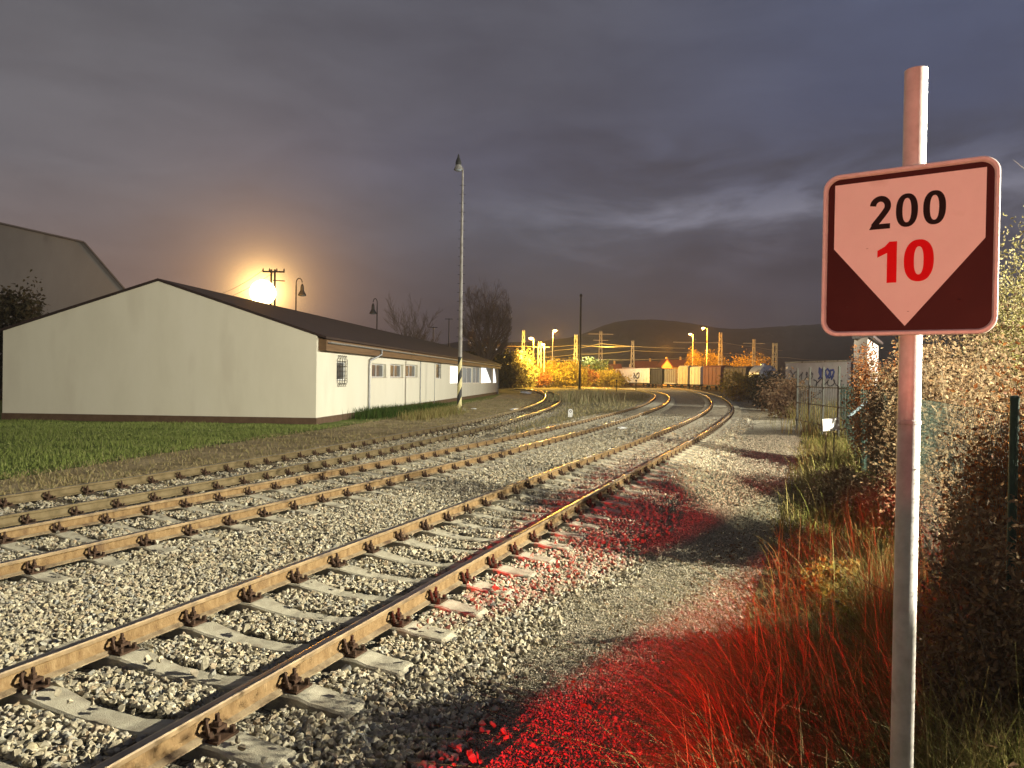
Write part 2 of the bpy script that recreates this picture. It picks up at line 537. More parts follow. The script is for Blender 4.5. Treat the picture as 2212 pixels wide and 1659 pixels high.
def make_track(name, label, line, side_mat, sl_mat, half, pitch, s0, zoff, near_n, far_to, clipmat, clip_scale=1.0):
    p0, t0, n0 = line.frame(0)
    root = thing(name, label, "railway track", (0, 0, 0), "railway tracks side by side")
    rail_mesh(line, -HG, root, side_mat, RAIL_Z + zoff); rail_mesh(line, HG, root, side_mat, RAIL_Z + zoff)
    first = sleeper_mb(half, sl_mat).build("sleeper", sl_mat, root)
    bev = first.modifiers.new("bevel", "BEVEL"); bev.width = 0.006; bev.segments = 1; bev.limit_method = "ANGLE"; bev.angle_limit = math.radians(50)
    # the four clips of a sleeper, meshes shared
    cm = clip_mb().build("rail_clip", clipmat, first)
    clip_mesh = cm.data
    slm = first.data
    k = 0; a = s0; far = MB(); farc = MB()
    while a < line.L - 1:
        p, t, n = line.frame(a)
        ang = math.atan2(n.y, n.x) + random.uniform(-.012, .012)
        if p.y > far_to: break
        dz = zoff + random.uniform(-.004, .004)
        if k < near_n:
            if k == 0:
                s = first
            else:
                s = first.copy(); COL.objects.link(s)
                s.parent = root
            s.matrix_parent_inverse = Matrix.Identity(4)
            s.location = (p.x, p.y, dz); s.rotation_euler = (0, 0, ang)
            if k < 25:
                for ci, (x, sgn) in enumerate(((-HG, -1), (-HG, 1), (HG, -1), (HG, 1))):
                    c = cm if (k == 0 and ci == 0) else bpy.data.objects.new("rail_clip", clip_mesh)
                    if c is not cm: COL.objects.link(c); c.parent = s
                    c.matrix_parent_inverse = Matrix.Identity(4)
                    c.location = (x, 0, 0); c.rotation_euler = (0, 0, 0 if sgn > 0 else math.pi)
            else:
                for x, sgn in ((-HG, -1), (-HG, 1), (HG, -1), (HG, 1)):
                    R = Matrix.Translation((p.x, p.y, dz)) @ Matrix.Rotation(ang, 4, 'Z') @ Matrix.Translation((x, 0, 0)) @ Matrix.Rotation(0 if sgn > 0 else math.pi, 4, 'Z')
                    farc.box(R @ Vector((.085, 0, .07)), (.08, .09, .04)); farc.tube(R @ Vector((.068, 0, .06)), R @ Vector((.068, 0, .165)), .016, n=5)
        else:
            far.box((p.x, p.y, -.06 + dz), (2 * half, .26, .2), rot=Matrix.Rotation(ang, 3, 'Z'))
            if p.y < 75:
                for x, sgn in ((-HG, -1), (-HG, 1), (HG, -1), (HG, 1)):
                    R = Matrix.Translation((p.x, p.y, dz)) @ Matrix.Rotation(ang, 4, 'Z')
                    farc.box(R @ Vector((x + sgn * .09, 0, .075)), (.06, .07, .07))
        k += 1; a += pitch
    if far.v: tag(far.build("sleeper_rows", sl_mat, root), kind="stuff")
    if farc.v: tag(farc.build("rail_clip_rows", clipmat, root), kind="stuff")
    return root


def s_at_y(line, y):
    return float(np.interp(y, line.p[:, 1], line.s))


PITCH_S = 0.645
SA0 = s_at_y(A, 1.2)
SB0 = s_at_y(B, 4.4)
SC0 = 0.3
make_track("railway_track", "rusty track on concrete sleepers beside the gravel path, its right rail shining", A, MT["rail_side"], MT["concrete"], 1.3, PITCH_S, SA0, 0.0, 60, 150, MT["clip"])
make_track("railway_track", "middle rusty track on concrete sleepers between the other two tracks", B, MT["rail_side"], MT["concrete"], 1.27, PITCH_S, SB0, -0.012, 60, 120, MT["clip"])
make_track("railway_track", "dull weedy track on dark sleepers curving off beside the lawn and the white building", C, MT["rail_old"], MT["timber"], 0.98, 0.66, SC0, -0.035, 50, 100, MT["clip"])

# ------------------------------------------------------------------ base sheets
g = MB()
xs = [-6000, -900, -200, -60, -20, 0, 20, 60, 200, 900, 6000]; ys = [-400, -60, -10, 10, 40, 80, 120, 200, 500, 1500, 7000]
vs = [(x, y, -0.13) for y in ys for x in xs]
fs = [(j * 11 + i, j * 11 + i + 1, (j + 1) * 11 + i + 1, (j + 1) * 11 + i) for j in range(10) for i in range(10)]
g.add(vs, fs)
tag(g.build("ground", MT["yard"]), kind="structure")


def cut(line, ymax, ymin=-9):
    return (line.p[:, 1] < ymax) & (line.p[:, 1] > ymin)


def resample(P, n):
    P = np.array(P, float)
    d = np.concatenate([[0], np.cumsum(np.hypot(*np.diff(P, axis=0).T))])
    t = np.linspace(0, d[-1], n)
    return np.stack([np.interp(t, d, P[:, 0]), np.interp(t, d, P[:, 1])], 1)


VERGE = lambda y: -0.32 + 0.43 * y      # gravel / grass edge on the right
FENCE = lambda y: 1.03 + 0.43 * y
# near zone ballast: left of B to right of A
n = 400
selB = cut(B, 160); selA = cut(A, 175, -5)
strip_sheet("ballast_bed", resample(B.off(-2.0)[selB], n), resample(A.off(2.15)[selA], n), -0.034, MT["bed"], 0.03, 40, drop=.085)
selC = cut(C, 118)
strip_sheet("ballast_bed", resample(C.off(-1.35)[selC], 300), resample(C.off(1.6)[selC], 300), -0.07, MT["bed"], 0.02, 8)
# land between C and B
yb = s_at_y
strip_sheet("weedy_ground", resample(C.off(1.3)[selC], 300), resample(B.off(-1.8)[cut(B, 140, 3)], 300), -0.085, MT["island"], 0.03, 14)
# gravel path
pr = np.array([(VERGE(y) + 0.5 if y < 35 else VERGE(35) + 0.5 + (y - 35) * 0.36, y) for y in np.linspace(-6, 95, 300)])
strip_sheet("gravel_path", resample(A.off(1.75)[cut(A, 100, -6)], 300), pr, -0.075, MT["path"], 0.02, 16)
# verge soil
vr = np.array([(FENCE(y) + 9, y) for y in np.linspace(-6, 70, 120)])
vl = np.array([(VERGE(y) - 0.25, y) for y in np.linspace(-6, 70, 120)])
strip_sheet("verge_soil", vl, vr, -0.06, MT["soil"], 0.05, 20)
# dry strip and lawn on the left
dl = resample([(-17, 2), (-9.9, 13.5), (-9.3, 17.6), (-8.3, 23.2), (-7.1, 28.5), (-5.4, 40), (-2, 70), (-1.2, 92)], 240)
strip_sheet("dry_grass_path", dl, resample(C.off(-1.25)[cut(C, 96)], 240), -0.09, MT["drystrip"], 0.03, 12)
ll = resample([(-48, 2), (-46, 13.5), (-45, 20), (-45, 24), (-45, 29), (-45, 40), (-44, 70), (-44, 92)], 240)
strip_sheet("lawn", ll, dl, -0.08, MT["lawn"], 0.05, 30)
# ------------------------------------------------------------------ crushed stone
def hull_protos(count, npts, flat):
    out = []
    for i in range(count):
        bm = bmesh.new()
        for _ in range(npts):
            v = rng.normal(size=3); v /= np.linalg.norm(v)
            v *= rng.uniform(.8, 1.05)
            bm.verts.new((v[0] * rng.uniform(.8, 1.1), v[1] * .8, v[2] * flat))
        r = bmesh.ops.convex_hull(bm, input=bm.verts)
        bmesh.ops.delete(bm, geom=list({e for e in r["geom_interior"] if isinstance(e, bmesh.types.BMVert)}), context="VERTS")
        bmesh.ops.triangulate(bm, faces=bm.faces)
        bm.verts.ensure_lookup_table()
        V = np.array([v.co[:] for v in bm.verts]); F = np.array([[v.index for v in f.verts] for f in bm.faces])
        bm.verts.index_update()
        F = np.array([[v.index for v in f.verts] for f in bm.faces])
        out.append((V, F)); bm.free()
    return out


def scatter(P, size, protos, tilt=0.6):
    """P (n,3) centres, size (n,) half sizes -> one vertex and one face array"""
    n = len(P); Vs = []; Fs = []; base = 0
    which = rng.integers(0, len(protos), n)
    for k, (V, F) in enumerate(protos):
        idx = np.nonzero(which == k)[0]
        if len(idx) == 0: continue
        m = len(idx)
        a = rng.uniform(0, 2 * np.pi, m); bx = rng.normal(0, tilt, m); by = rng.normal(0, tilt, m)
        ca, sa = np.cos(a), np.sin(a); cb, sb = np.cos(bx), np.sin(bx); cc, sc = np.cos(by), np.sin(by)
        Z = np.zeros((m, 3, 3)); Z[:, 0, 0] = ca; Z[:, 0, 1] = -sa; Z[:, 1, 0] = sa; Z[:, 1, 1] = ca; Z[:, 2, 2] = 1
        X = np.zeros((m, 3, 3)); X[:, 0, 0] = 1; X[:, 1, 1] = cb; X[:, 1, 2] = -sb; X[:, 2, 1] = sb; X[:, 2, 2] = cb
        Y = np.zeros((m, 3, 3)); Y[:, 1, 1] = 1; Y[:, 0, 0] = cc; Y[:, 0, 2] = sc; Y[:, 2, 0] = -sc; Y[:, 2, 2] = cc
        R = X @ Y @ Z
        st = rng.uniform(.8, 1.25, (m, 1, 1))
        VV = np.einsum("mij,vj->mvi", R, V) * size[idx][:, None, None] * st + P[idx][:, None, :]
        nv = len(V)
        FF = F[None] + (np.arange(m) * nv)[:, None, None] + base
        Vs.append(VV.reshape(-1, 3)); Fs.append(FF.reshape(-1, 3)); base += m * nv
    return np.concatenate(Vs), np.concatenate(Fs)


def in_view(x, y, margin=0.6):
    return (np.abs(x) < y * 0.735 + margin) & (y > 2.2)


def rand_region(ymin, ymax, density):
    """points uniform in plan inside the camera's field between two depths"""
    w = ymax * .735 + .6
    n = int(2 * w * (ymax - ymin) * density)
    x = rng.uniform(-w, w, n); y = rng.uniform(ymin, ymax, n)
    k = in_view(x, y)
    return x[k], y[k]


def near_track(x, y, line, s0, pitch, half, hw):
    """mask of points standing on a rail or on a sleeper of this line, and their offset"""
    a, o = line.local(x, y)
    ph = (a - s0 + pitch / 2) % pitch - pitch / 2
    on_s = (np.abs(ph) < hw) & (np.abs(o) < half)
    on_r = np.abs(np.abs(o) - HG) < 0.095
    clip = (np.abs(np.abs(o) - HG) < 0.2) & (np.abs(ph) < .13)
    return on_s | on_r | clip, o


PR_A = hull_protos(26, 11, .72)
PR_B = hull_protos(18, 8, .75)
zones = [(2.4, 7.2, 1750, .018, .036, PR_A), (7.2, 13.5, 950, .021, .039, PR_B), (13.5, 24, 380, .025, .045, PR_B), (24, 42, 60, .04, .07, PR_B)]
VV = []; FF = []; off = 0
for y0, y1, den, smin, smax, pr_ in zones:
    x, y = rand_region(y0, y1, den)
    ma, oa = near_track(x, y, A, SA0, PITCH_S, 1.32, .13)
    mb_, ob = near_track(x, y, B, SB0, PITCH_S, 1.29, .13)
    mc, oc = near_track(x, y, C, SC0, .66, 1.0, .12)
    stray = rng.random(len(x)) < 0.025
    edge = 1.62 + 0.55 * vnoise(x, y, .8) + rng.normal(0, .12, len(x))
    inAB = (oa < edge) & (ob > -2.0 + .3 * vnoise(x, y, .7))
    inC = (oc > -1.0 + rng.normal(0, .15, len(x))) & (oc < 1.45)
    thin = (inC & ~inAB) & (rng.random(len(x)) > .75)
    onr = (np.abs(np.abs(oa) - HG) < .09) | (np.abs(np.abs(ob) - HG) < .09) | (np.abs(np.abs(oc) - HG) < .09)
    keep = (inAB | inC) & ~thin & (~(ma | mb_ | (mc & inC)) | (stray & ~onr))
    # the gap between B and C near the camera has stones too; B sleepers stay clear on their right end only in part
    x, y, oa, st = x[keep], y[keep], oa[keep], (stray & (ma | mb_))[keep]
    s = rng.uniform(smin, smax, len(x)) * np.where(rng.random(len(x)) < .06, 1.35, 1.0)
    z = -0.020 + 0.03 * vnoise(x, y, .5) + rng.uniform(-.014, .016, len(x)) - np.clip((oa - 1.35) * .05, 0, .04)
    z = np.where(st, .055 + s * .5, z)
    V, F = scatter(np.stack([x, y, z], 1), s, pr_)
    VV.append(V); FF.append(F + off); off += len(V)
so = fast("ballast_stones", np.concatenate(VV), np.concatenate(FF), MT["stone"])
tag(so, "grey and tan crushed stones heaped between and beside the rails", "ballast", kind="stuff")

# fine gravel of the path, with larger stones strayed onto it
VV = []; FF = []; off = 0
for y0, y1, den, smin, smax in ((2.4, 6.5, 5200, .005, .012), (6.5, 12, 1900, .007, .016), (12, 28, 300, .014, .03)):
    x, y = rand_region(y0, y1, den)
    a, oa = A.local(x, y)
    k = (oa > 1.5) & (x < VERGE(y) + .5)
    x, y, oa = x[k], y[k], oa[k]
    s = rng.uniform(smin, smax, len(x))
    big = rng.random(len(x)) < .012 * np.exp(-(oa - 1.5) * .8)
    s = np.where(big, rng.uniform(.018, .03, len(x)), s)
    z = -0.078 + s * .25 + 0.02 * (vnoise(x, y, 1.1) + 0.5 * vnoise(x, y, 0.37) - 0.75) + .006
    V, F = scatter(np.stack([x, y, z], 1), s, PR_B)
    VV.append(V); FF.append(F + off); off += len(V)
po = fast("path_pebbles", np.concatenate(VV), np.concatenate(FF), MT["pebble"])
tag(po, "fine grey pebbles of the path beside the ballast", "gravel", kind="stuff")


# ------------------------------------------------------------------ grass blades
def blades(name, P, h, ang, lean, w, mat, seg=3, parent=None):
    n = len(P)
    t = np.linspace(0, 1, seg + 1)
    d = np.stack([np.cos(ang), np.sin(ang)], 1)
    side = ang + np.pi / 2 + rng.normal(0, .9, n)
    sv = np.stack([np.cos(side), np.sin(side)], 1)
    V = np.zeros((n, seg + 1, 2, 3))
    for i, ti in enumerate(t):
        cx = P[:, :2] + d * (h * lean * ti ** 2)[:, None]
        cz = P[:, 2] + h * ti * (1 - .35 * np.minimum(lean, 1.2) * ti)
        hw = (w * (1 - ti) ** .6 * .5 + .0004)[:, None]
        V[:, i, 0, :2] = cx - sv * hw; V[:, i, 1, :2] = cx + sv * hw
        V[:, i, 0, 2] = cz; V[:, i, 1, 2] = cz
    b = np.arange(n)[:, None] * (2 * (seg + 1))
    F = np.stack([np.stack([b[:, 0] + 2 * i, b[:, 0] + 2 * i + 1, b[:, 0] + 2 * i + 3, b[:, 0] + 2 * i + 2], 1) for i in range(seg)], 1)
    return fast(name, V.reshape(-1, 3), F.reshape(-1, 4), mat, parent)


MT["blade_dry"] = island_mat("dry_grass_blade", [(0.17, 0.125, 0.045), (0.30, 0.24, 0.09), (0.20, 0.21, 0.05), (0.36, 0.29, 0.13), (0.11, 0.13, 0.03), (0.24, 0.20, 0.075), (0.13, 0.085, 0.035)], .8, .15, .25)
MT["blade_green"] = island_mat("green_grass_blade", [(0.09, 0.11, 0.02), (0.18, 0.185, 0.04), (0.25, 0.235, 0.06), (0.32, 0.28, 0.09), (0.12, 0.135, 0.03)], .8, .15, .25)
MT["blade_lawn"] = island_mat("lawn_grass_blade", [(0.115, 0.16, 0.04), (0.20, 0.25, 0.06), (0.26, 0.31, 0.09), (0.16, 0.20, 0.05), (0.33, 0.34, 0.14)], .8, .1, .2)
MT["blade_tan"] = island_mat("short_tan_grass_blade", [(0.20, 0.165, 0.08), (0.36, 0.29, 0.16), (0.27, 0.22, 0.10), (0.18, 0.18, 0.07), (0.44, 0.37, 0.21)], .85, .1, .2)

P = []; H = []; AN = []; LE = []; WD = []
for y0, y1, den, hm, wd in ((1.6, 4.6, 1500, .62, .0052), (4.6, 8, 1150, .55, .0062), (8, 14, 620, .55, .0095), (14, 24, 260, .62, .018), (24, 44, 75, .75, .035)):
    n = int(den * (y1 - y0) * 2.6)
    y = rng.uniform(y0, y1, n); u = rng.uniform(-.45, 2.3, n)
    x = VERGE(y) + u
    edge = np.clip((u + .35) / .5, 0, 1) * (0.35 + .65 * vnoise(x, y, .35))
    k = rng.random(n) < edge
    x, y, u = x[k], y[k], u[k]
    n = len(x)
    clump = vnoise(x, y, .45)
    h = hm * (.35 + .8 * clump) * rng.uniform(.5, 1.15, n) * np.clip(.45 + u * .5, .4, 1.0)
    P.append(np.stack([x, y, np.full(n, -.06)], 1)); H.append(h)
    AN.append(np.where(rng.random(n) < .6, np.pi + rng.normal(0, .7, n), rng.uniform(0, 6.28, n)))
    LE.append(np.abs(rng.normal(.45, .35, n))); WD.append(np.full(n, wd) * rng.uniform(.7, 1.3, n))
P = np.concatenate(P); H = np.concatenate(H); AN = np.concatenate(AN); LE = np.concatenate(LE); WD = np.concatenate(WD)
gsel = vnoise(P[:, 0] + 31, P[:, 1] - 7, 1.3) + rng.normal(0, .12, len(P)) > .62
tag(blades("verge_grass", P[~gsel], H[~gsel], AN[~gsel], LE[~gsel], WD[~gsel], MT["blade_dry"], 4), "long dry straw coloured grass along the fence", "grass", kind="stuff")
tag(blades("verge_grass", P[gsel], H[gsel], AN[gsel], LE[gsel], WD[gsel], MT["blade_green"], 4), "yellow green grass mixed into the dry verge", "grass", kind="stuff")

# the tall tuft that leans over the path edge, blades arching to the left
n = 5200
y = rng.normal(3.75, .62, n); y = np.clip(y, 2.2, 6.0)
x = VERGE(y) + np.abs(rng.normal(.12, .42, n)) - .12
k = x < 2.2 + .1 * y
x, y = x[k], y[k]; n = len(x)
tag(blades("arching_grass", np.stack([x, y, np.full(n, -.06)], 1), rng.uniform(.35, .95, n), np.pi + rng.normal(.1, .75, n), np.abs(rng.normal(.75, .4, n)), rng.uniform(.0035, .006, n), MT["blade_dry"], 5),
    "tuft of long grass arching over the gravel edge", "grass", kind="stuff")

n = 7500
y = rng.uniform(2.5, 6.2, n); x = VERGE(y) + rng.uniform(.75, 1.75, n)
tag(blades("fence_grass", np.stack([x, y, np.full(n, -.06)], 1), rng.uniform(.35, .98, n) * (.6 + .6 * vnoise(x, y, .4)), rng.uniform(0, 6.28, n), np.abs(rng.normal(.5, .35, n)), rng.uniform(.0035, .006, n), MT["blade_dry"], 4), "matted dry grass between the sign post and the fence shrubs", "grass", kind="stuff")
n = 420
nn = 320
y = rng.uniform(6.2, 17, nn); x = VERGE(y) + rng.uniform(-.15, 1.5, nn)
tag(blades("dry_stalks", np.stack([x, y, np.full(nn, -.06)], 1), rng.uniform(.4, .95, nn), np.pi + rng.normal(0, 1.2, nn), np.abs(rng.normal(.35, .25, nn)), rng.uniform(.006, .014, nn) * (1 + y / 18), MT["blade_dry"], 5), "tall dry stalks standing out of the verge grass", "grass", kind="stuff")
y = rng.uniform(2.7, 5.4, n); x = VERGE(y) + rng.uniform(-.1, .9, n)
tag(blades("arching_grass", np.stack([x, y, np.full(n, -.06)], 1), rng.uniform(.7, 1.15, n), np.pi + rng.normal(.0, .6, n), np.abs(rng.normal(1.0, .4, n)), rng.uniform(.004, .0065, n), MT["blade_dry"], 8), "single long grass blades bowing out of the tuft", "grass", kind="stuff")

# lawn
n = 90000
x = rng.uniform(-27, -6, n); y = rng.uniform(13, 29.3, n)
dlx = np.interp(y, dl[:, 1], dl[:, 0])
k = (x < dlx + rng.normal(-.1, .25, n)) & (x > -.76 * y - .5)
x, y = x[k], y[k]; n = len(x)
tag(blades("lawn_grass", np.stack([x, y, np.full(n, -.09)], 1), rng.uniform(.05, .15, n) * (.3 + 1.3 * vnoise(x, y, 1.1)), rng.uniform(0, 6.28, n), rng.uniform(.1, .8, n), rng.uniform(.012, .024, n), MT["blade_lawn"], 2),
    "short green lawn in front of the gable", "grass", kind="stuff")
n = 34000
y = 10 + 60 * rng.random(n) ** 1.8
x0 = np.interp(y, dl[:, 1], dl[:, 0]); cx = np.interp(y, C.off(-1.2)[:90 * 4, 1], C.off(-1.2)[:90 * 4, 0])
x = x0 - .5 + (cx - x0 + .7) * rng.random(n)
k = rng.random(n) < .25 + .9 * vnoise(x, y, .9) ** 2
x, y = x[k], y[k]; n = len(x)
tag(blades("dry_short_grass", np.stack([x, y, np.full(n, -.09)], 1), rng.uniform(.03, .12, n), rng.uniform(0, 6.28, n), rng.uniform(.2, 1.2, n), rng.uniform(.012, .02, n) * (1 + y / 60), MT["blade_tan"], 2),
    "short dry tan grass on the path between lawn and track", "grass", kind="stuff")
# weeds between and along the old track, and the island between tracks
n = 30000
y = 8 + 90 * rng.random(n) ** 1.5
cxl = np.interp(y, C.p[:420, 1], C.p[:420, 0]); bxl = np.interp(y, B.p[:480, 1], B.p[:480, 0])
x = cxl - 1.0 + (bxl - 1.3 - cxl + 1.0) * rng.random(n)
k = rng.random(n) < .15 + np.clip((y - 12) / 40, 0, .75) * vnoise(x, y, 2.2)
x, y = x[k], y[k]; n = len(x)
_, oc = C.local(x, y, 130); _, ob = B.local(x, y, 130)
k = (np.abs(np.abs(oc) - HG) > .1) & (ob < -1.2)
x, y = x[k], y[k]; n = len(x)
tag(blades("track_weeds", np.stack([x, y, np.full(n, -.085)], 1), rng.uniform(.04, .18, n) * (1 + y / 80), rng.uniform(0, 6.28, n), rng.uniform(.2, 1., n), rng.uniform(.012, .022, n) * (1 + y / 40), MT["blade_tan"], 2),
    "low weeds between the dull track and the middle track", "grass", kind="stuff")

# ------------------------------------------------------------------ leafy shrubs
LEAF_BROWN = [(0.075, 0.042, 0.026), (0.16, 0.105, 0.062), (0.24, 0.165, 0.10), (0.11, 0.065, 0.035), (0.32, 0.245, 0.15), (0.19, 0.105, 0.05), (0.12, 0.095, 0.055)]
LEAF_RUST = [(0.13, 0.04, 0.015), (0.28, 0.10, 0.03), (0.38, 0.16, 0.05), (0.20, 0.07, 0.025), (0.30, 0.2, 0.09)]
LEAF_PALE = [(0.26, 0.22, 0.10), (0.38, 0.34, 0.18), (0.30, 0.28, 0.08), (0.20, 0.17, 0.08), (0.42, 0.38, 0.22)]
LEAF_GREEN = [(0.03, 0.05, 0.012), (0.06, 0.09, 0.02), (0.10, 0.12, 0.03), (0.14, 0.13, 0.04)]
LEAF_DARK = [(0.03, 0.025, 0.012), (0.055, 0.045, 0.02), (0.085, 0.065, 0.03), (0.05, 0.035, 0.018)]
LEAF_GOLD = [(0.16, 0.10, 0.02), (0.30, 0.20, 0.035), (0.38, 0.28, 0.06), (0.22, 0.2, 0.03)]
for nm, st in (("brown", LEAF_BROWN), ("rust", LEAF_RUST), ("pale", LEAF_PALE), ("green", LEAF_GREEN), ("dark", LEAF_DARK), ("gold", LEAF_GOLD)):
    MT["leaf_" + nm] = island_mat(nm + "_leaves", st, .75, .2, .3)
GH = "autumn shrubs along the wire fence"
MT["twig"] = pm("twig_bark", [(0.10, 0.075, 0.05), (0.24, 0.19, 0.13)], 20, .9)
MT["bark"] = pm("bare_tree_bark", [(0.15, 0.115, 0.09), (0.24, 0.19, 0.145)], 8, .9)


def leaves(name, C_, size, mat, parent=None):
    """folded pointed leaves (two quads each) at the centres C_ (n,3)"""
    n = len(C_)
    a = rng.normal(size=(n, 3)); a /= np.linalg.norm(a, axis=1)[:, None]
    b = rng.normal(size=(n, 3)); b -= a * (a * b).sum(1)[:, None]; b /= np.linalg.norm(b, axis=1)[:, None]
    c = np.cross(a, b)
    s = size[:, None]
    q = lambda u, v, w_: C_ + a * s * u + b * s * v + c * s * w_
    V = np.stack([q(-1, 0, 0), q(-.2, .5, .16), q(1, 0, -.12), q(-.2, -.5, .16)], 1)
    i = np.arange(n)[:, None] * 4
    F = np.concatenate([i + np.array([[0, 1, 2]]), i + np.array([[0, 2, 3]])])
    # keep both halves of a leaf in one island through the shared spine
    return fast(name, V.reshape(-1, 3), F, mat, parent)


def shrub(label, base, rx, ry, h, n, size, mat, group=None, clumps=34, name="shrub", hollow=.0, low=.0, stems=26, cat="shrub"):
    root = thing(name, label, cat, base, group)
    base = np.array(base, float)
    if group == GH: n = int(n * 1.7); size *= .74; stems = 40
    cc = rng.normal(size=(clumps, 3)); cc /= np.linalg.norm(cc, axis=1)[:, None]
    cc *= rng.uniform(.35 + hollow, 1, (clumps, 1)) ** .6
    cz = low + (1 - low) * (.5 + .5 * cc[:, 2])
    ctr = base + np.stack([cc[:, 0] * rx, cc[:, 1] * ry, cz * h], 1)
    w = rng.uniform(.3, 1.4, clumps); k = rng.choice(clumps, n, p=w / w.sum())
    sp = np.array([rx, ry, h * .6]) * .26
    Pn = ctr[k] + np.clip(rng.normal(size=(n, 3)), -1.9, 1.9) * sp * rng.uniform(.4, 1.3, (clumps, 1))[k]
    Pn[:, 2] = np.maximum(Pn[:, 2], base[2] + .02)
    leaves("foliage", Pn, size * rng.uniform(.6, 1.3, n), mat, root)
    b = MB()
    for i in range(min(stems, clumps)):
        e = ctr[i]; o = base + np.array([rng.normal(0, rx * .25), rng.normal(0, ry * .25), -.02])
        mid = (o + e) / 2 + rng.normal(size=3) * .12 * rx
        b.poly([o, mid, e, e + (e - mid) * .35 + rng.normal(size=3) * .05], [.014 * h / 2, .009 * h / 2, .005, .002], 4, False)
        if group == GH:
            for _ in range(5):
                t = rng.random(); q = mid * (1 - t) + e * t; r_ = rng.normal(size=3) * np.array([.22, .22, .16]) * h / 2 + np.array([0, 0, .12])
                b.poly([q, q + r_ * .5 + rng.normal(size=3) * .02, q + r_], [.0045, .003, .0012], 3, False)
    if b.v: b.build("stems", MT["twig"], root)
    return root


# behind and through the fence, from the camera outwards
fx = lambda y, d=0.0: FENCE(y) + d
shrub("low brown bramble at the fence foot beside the sign post", (fx(2.9, .55), 2.9, -.06), .45, .65, 1.2, 9000, .026, MT["leaf_brown"], GH, 60)
shrub("rust leaved shrub against the nearer green fence post", (fx(3.85, .5), 3.85, -.06), .42, .65, 2.08, 21000, .026, MT["leaf_rust"], GH, 70)
shrub("dark brown shrub next behind the rust leaved one at the green post", (fx(4.6, .5), 4.6, -.06), .4, .6, 1.95, 19000, .026, MT["leaf_brown"], GH, 60)
shrub("brown leaved shrub low on the wire between two green posts", (fx(5.3, .5), 5.3, -.06), .4, .5, 1.6, 16000, .026, MT["leaf_brown"], GH, 60)
shrub("dull brown twiggy shrub hiding the foot of the near green post", (fx(3.5, -.18), 3.5, -.06), .26, .3, 1.42, 5200, .026, MT["leaf_brown"], GH, 40)
shrub("short brown shrub between the grass verge and the tall hedge", (fx(6.4, .3), 6.4, -.06), .45, .6, .72, 3200, .03, MT["leaf_brown"], GH)
shrub("high brown shrub with sparse top behind the sign post", (fx(8.1, .4), 8.1, -.06), .6, .7, 2.3, 9500, .034, MT["leaf_brown"], GH, 46, low=.05)
shrub("dense brown hedge shrub close behind the sign post on its right", (fx(8.9, .75), 8.9, -.06), .7, .75, 2.5, 11000, .034, MT["leaf_brown"], GH, 50, low=.05)
shrub("rust tipped hedge shrub beside the lower right corner of the sign", (fx(8.5, 1.2), 8.5, -.06), .65, .7, 2.75, 10000, .034, MT["leaf_brown"], GH, 46, low=.05)
shrub("very tall pale yellow shrub rising beside the right edge of the sign", (fx(9.2, 1.75), 9.2, -.06), .75, .8, 3.45, 13000, .036, MT["leaf_pale"], GH, 56, low=.08)
shrub("pale shrub thinning out behind the very tall yellow one", (fx(10.6, 2.3), 10.6, -.06), .9, .8, 3.5, 11000, .04, MT["leaf_pale"], GH, 46, low=.08)
shrub("brown hedge shrub mixed with rust leaves next after the high sparse one", (fx(10.9, .7), 10.9, -.06), .75, .8, 2.4, 9500, .038, MT["leaf_brown"], GH, 46, low=.05)
shrub("rust brown hedge shrub hanging over the far end of the hedge", (fx(12.9, .7), 12.9, -.06), .75, .9, 2.5, 8500, .042, MT["leaf_rust"], GH, 40, low=.05)
shrub("ragged brown shrub ending the hedge where the fence shows again", (fx(15.4, 1.0), 15.4, -.06), .7, .8, 1.65, 5000, .046, MT["leaf_brown"], GH, 36, low=.05)
shrub("tall brown shrub at the far corner of the hedge over the bar fence", (fx(17.2, .22), 17.2, -.06), .45, .7, 2.7, 5000, .05, MT["leaf_rust"], GH, 36, low=.05)
shrub("dark brown bramble mound in front of the white board", (VERGE(11.0) + .75, 11.0, -.06), .5, .55, .8, 4200, .033, MT["leaf_brown"], GH)
shrub("rust orange shrub glowing beside the green post", (fx(6.9, 1.0), 6.9, -.06), .3, .4, 1.45, 2600, .03, MT["leaf_rust"], GH, 22, low=.5)
shrub("bright yellow green weed clump in the verge near the path edge", (VERGE(6.6) + .55, 6.6, -.06), .3, .3, .42, 1300, .026, MT["leaf_gold"], None, 18, name="weed_clump", cat="weeds")
shrub("low bramble at the fence foot nearest the camera", (fx(1.5, .4), 1.5, -.06), .55, .8, 1.25, 4000, .028, MT["leaf_brown"], GH)
# fallen leaves on the verge and the path edge
nl = 5200
y = 2.4 + 15 * rng.random(nl) ** 1.4; x = VERGE(y) + rng.normal(.15, .75, nl)
lz = np.where(x < VERGE(y) - .1, -.058, rng.uniform(-.04, .12, nl))
tag(leaves("fallen_leaves", np.stack([x, y, lz], 1), rng.uniform(.014, .03, nl), MT["leaf_brown"]), "fallen brown leaves caught in the grass and along the path edge", "fallen leaves", kind="stuff")
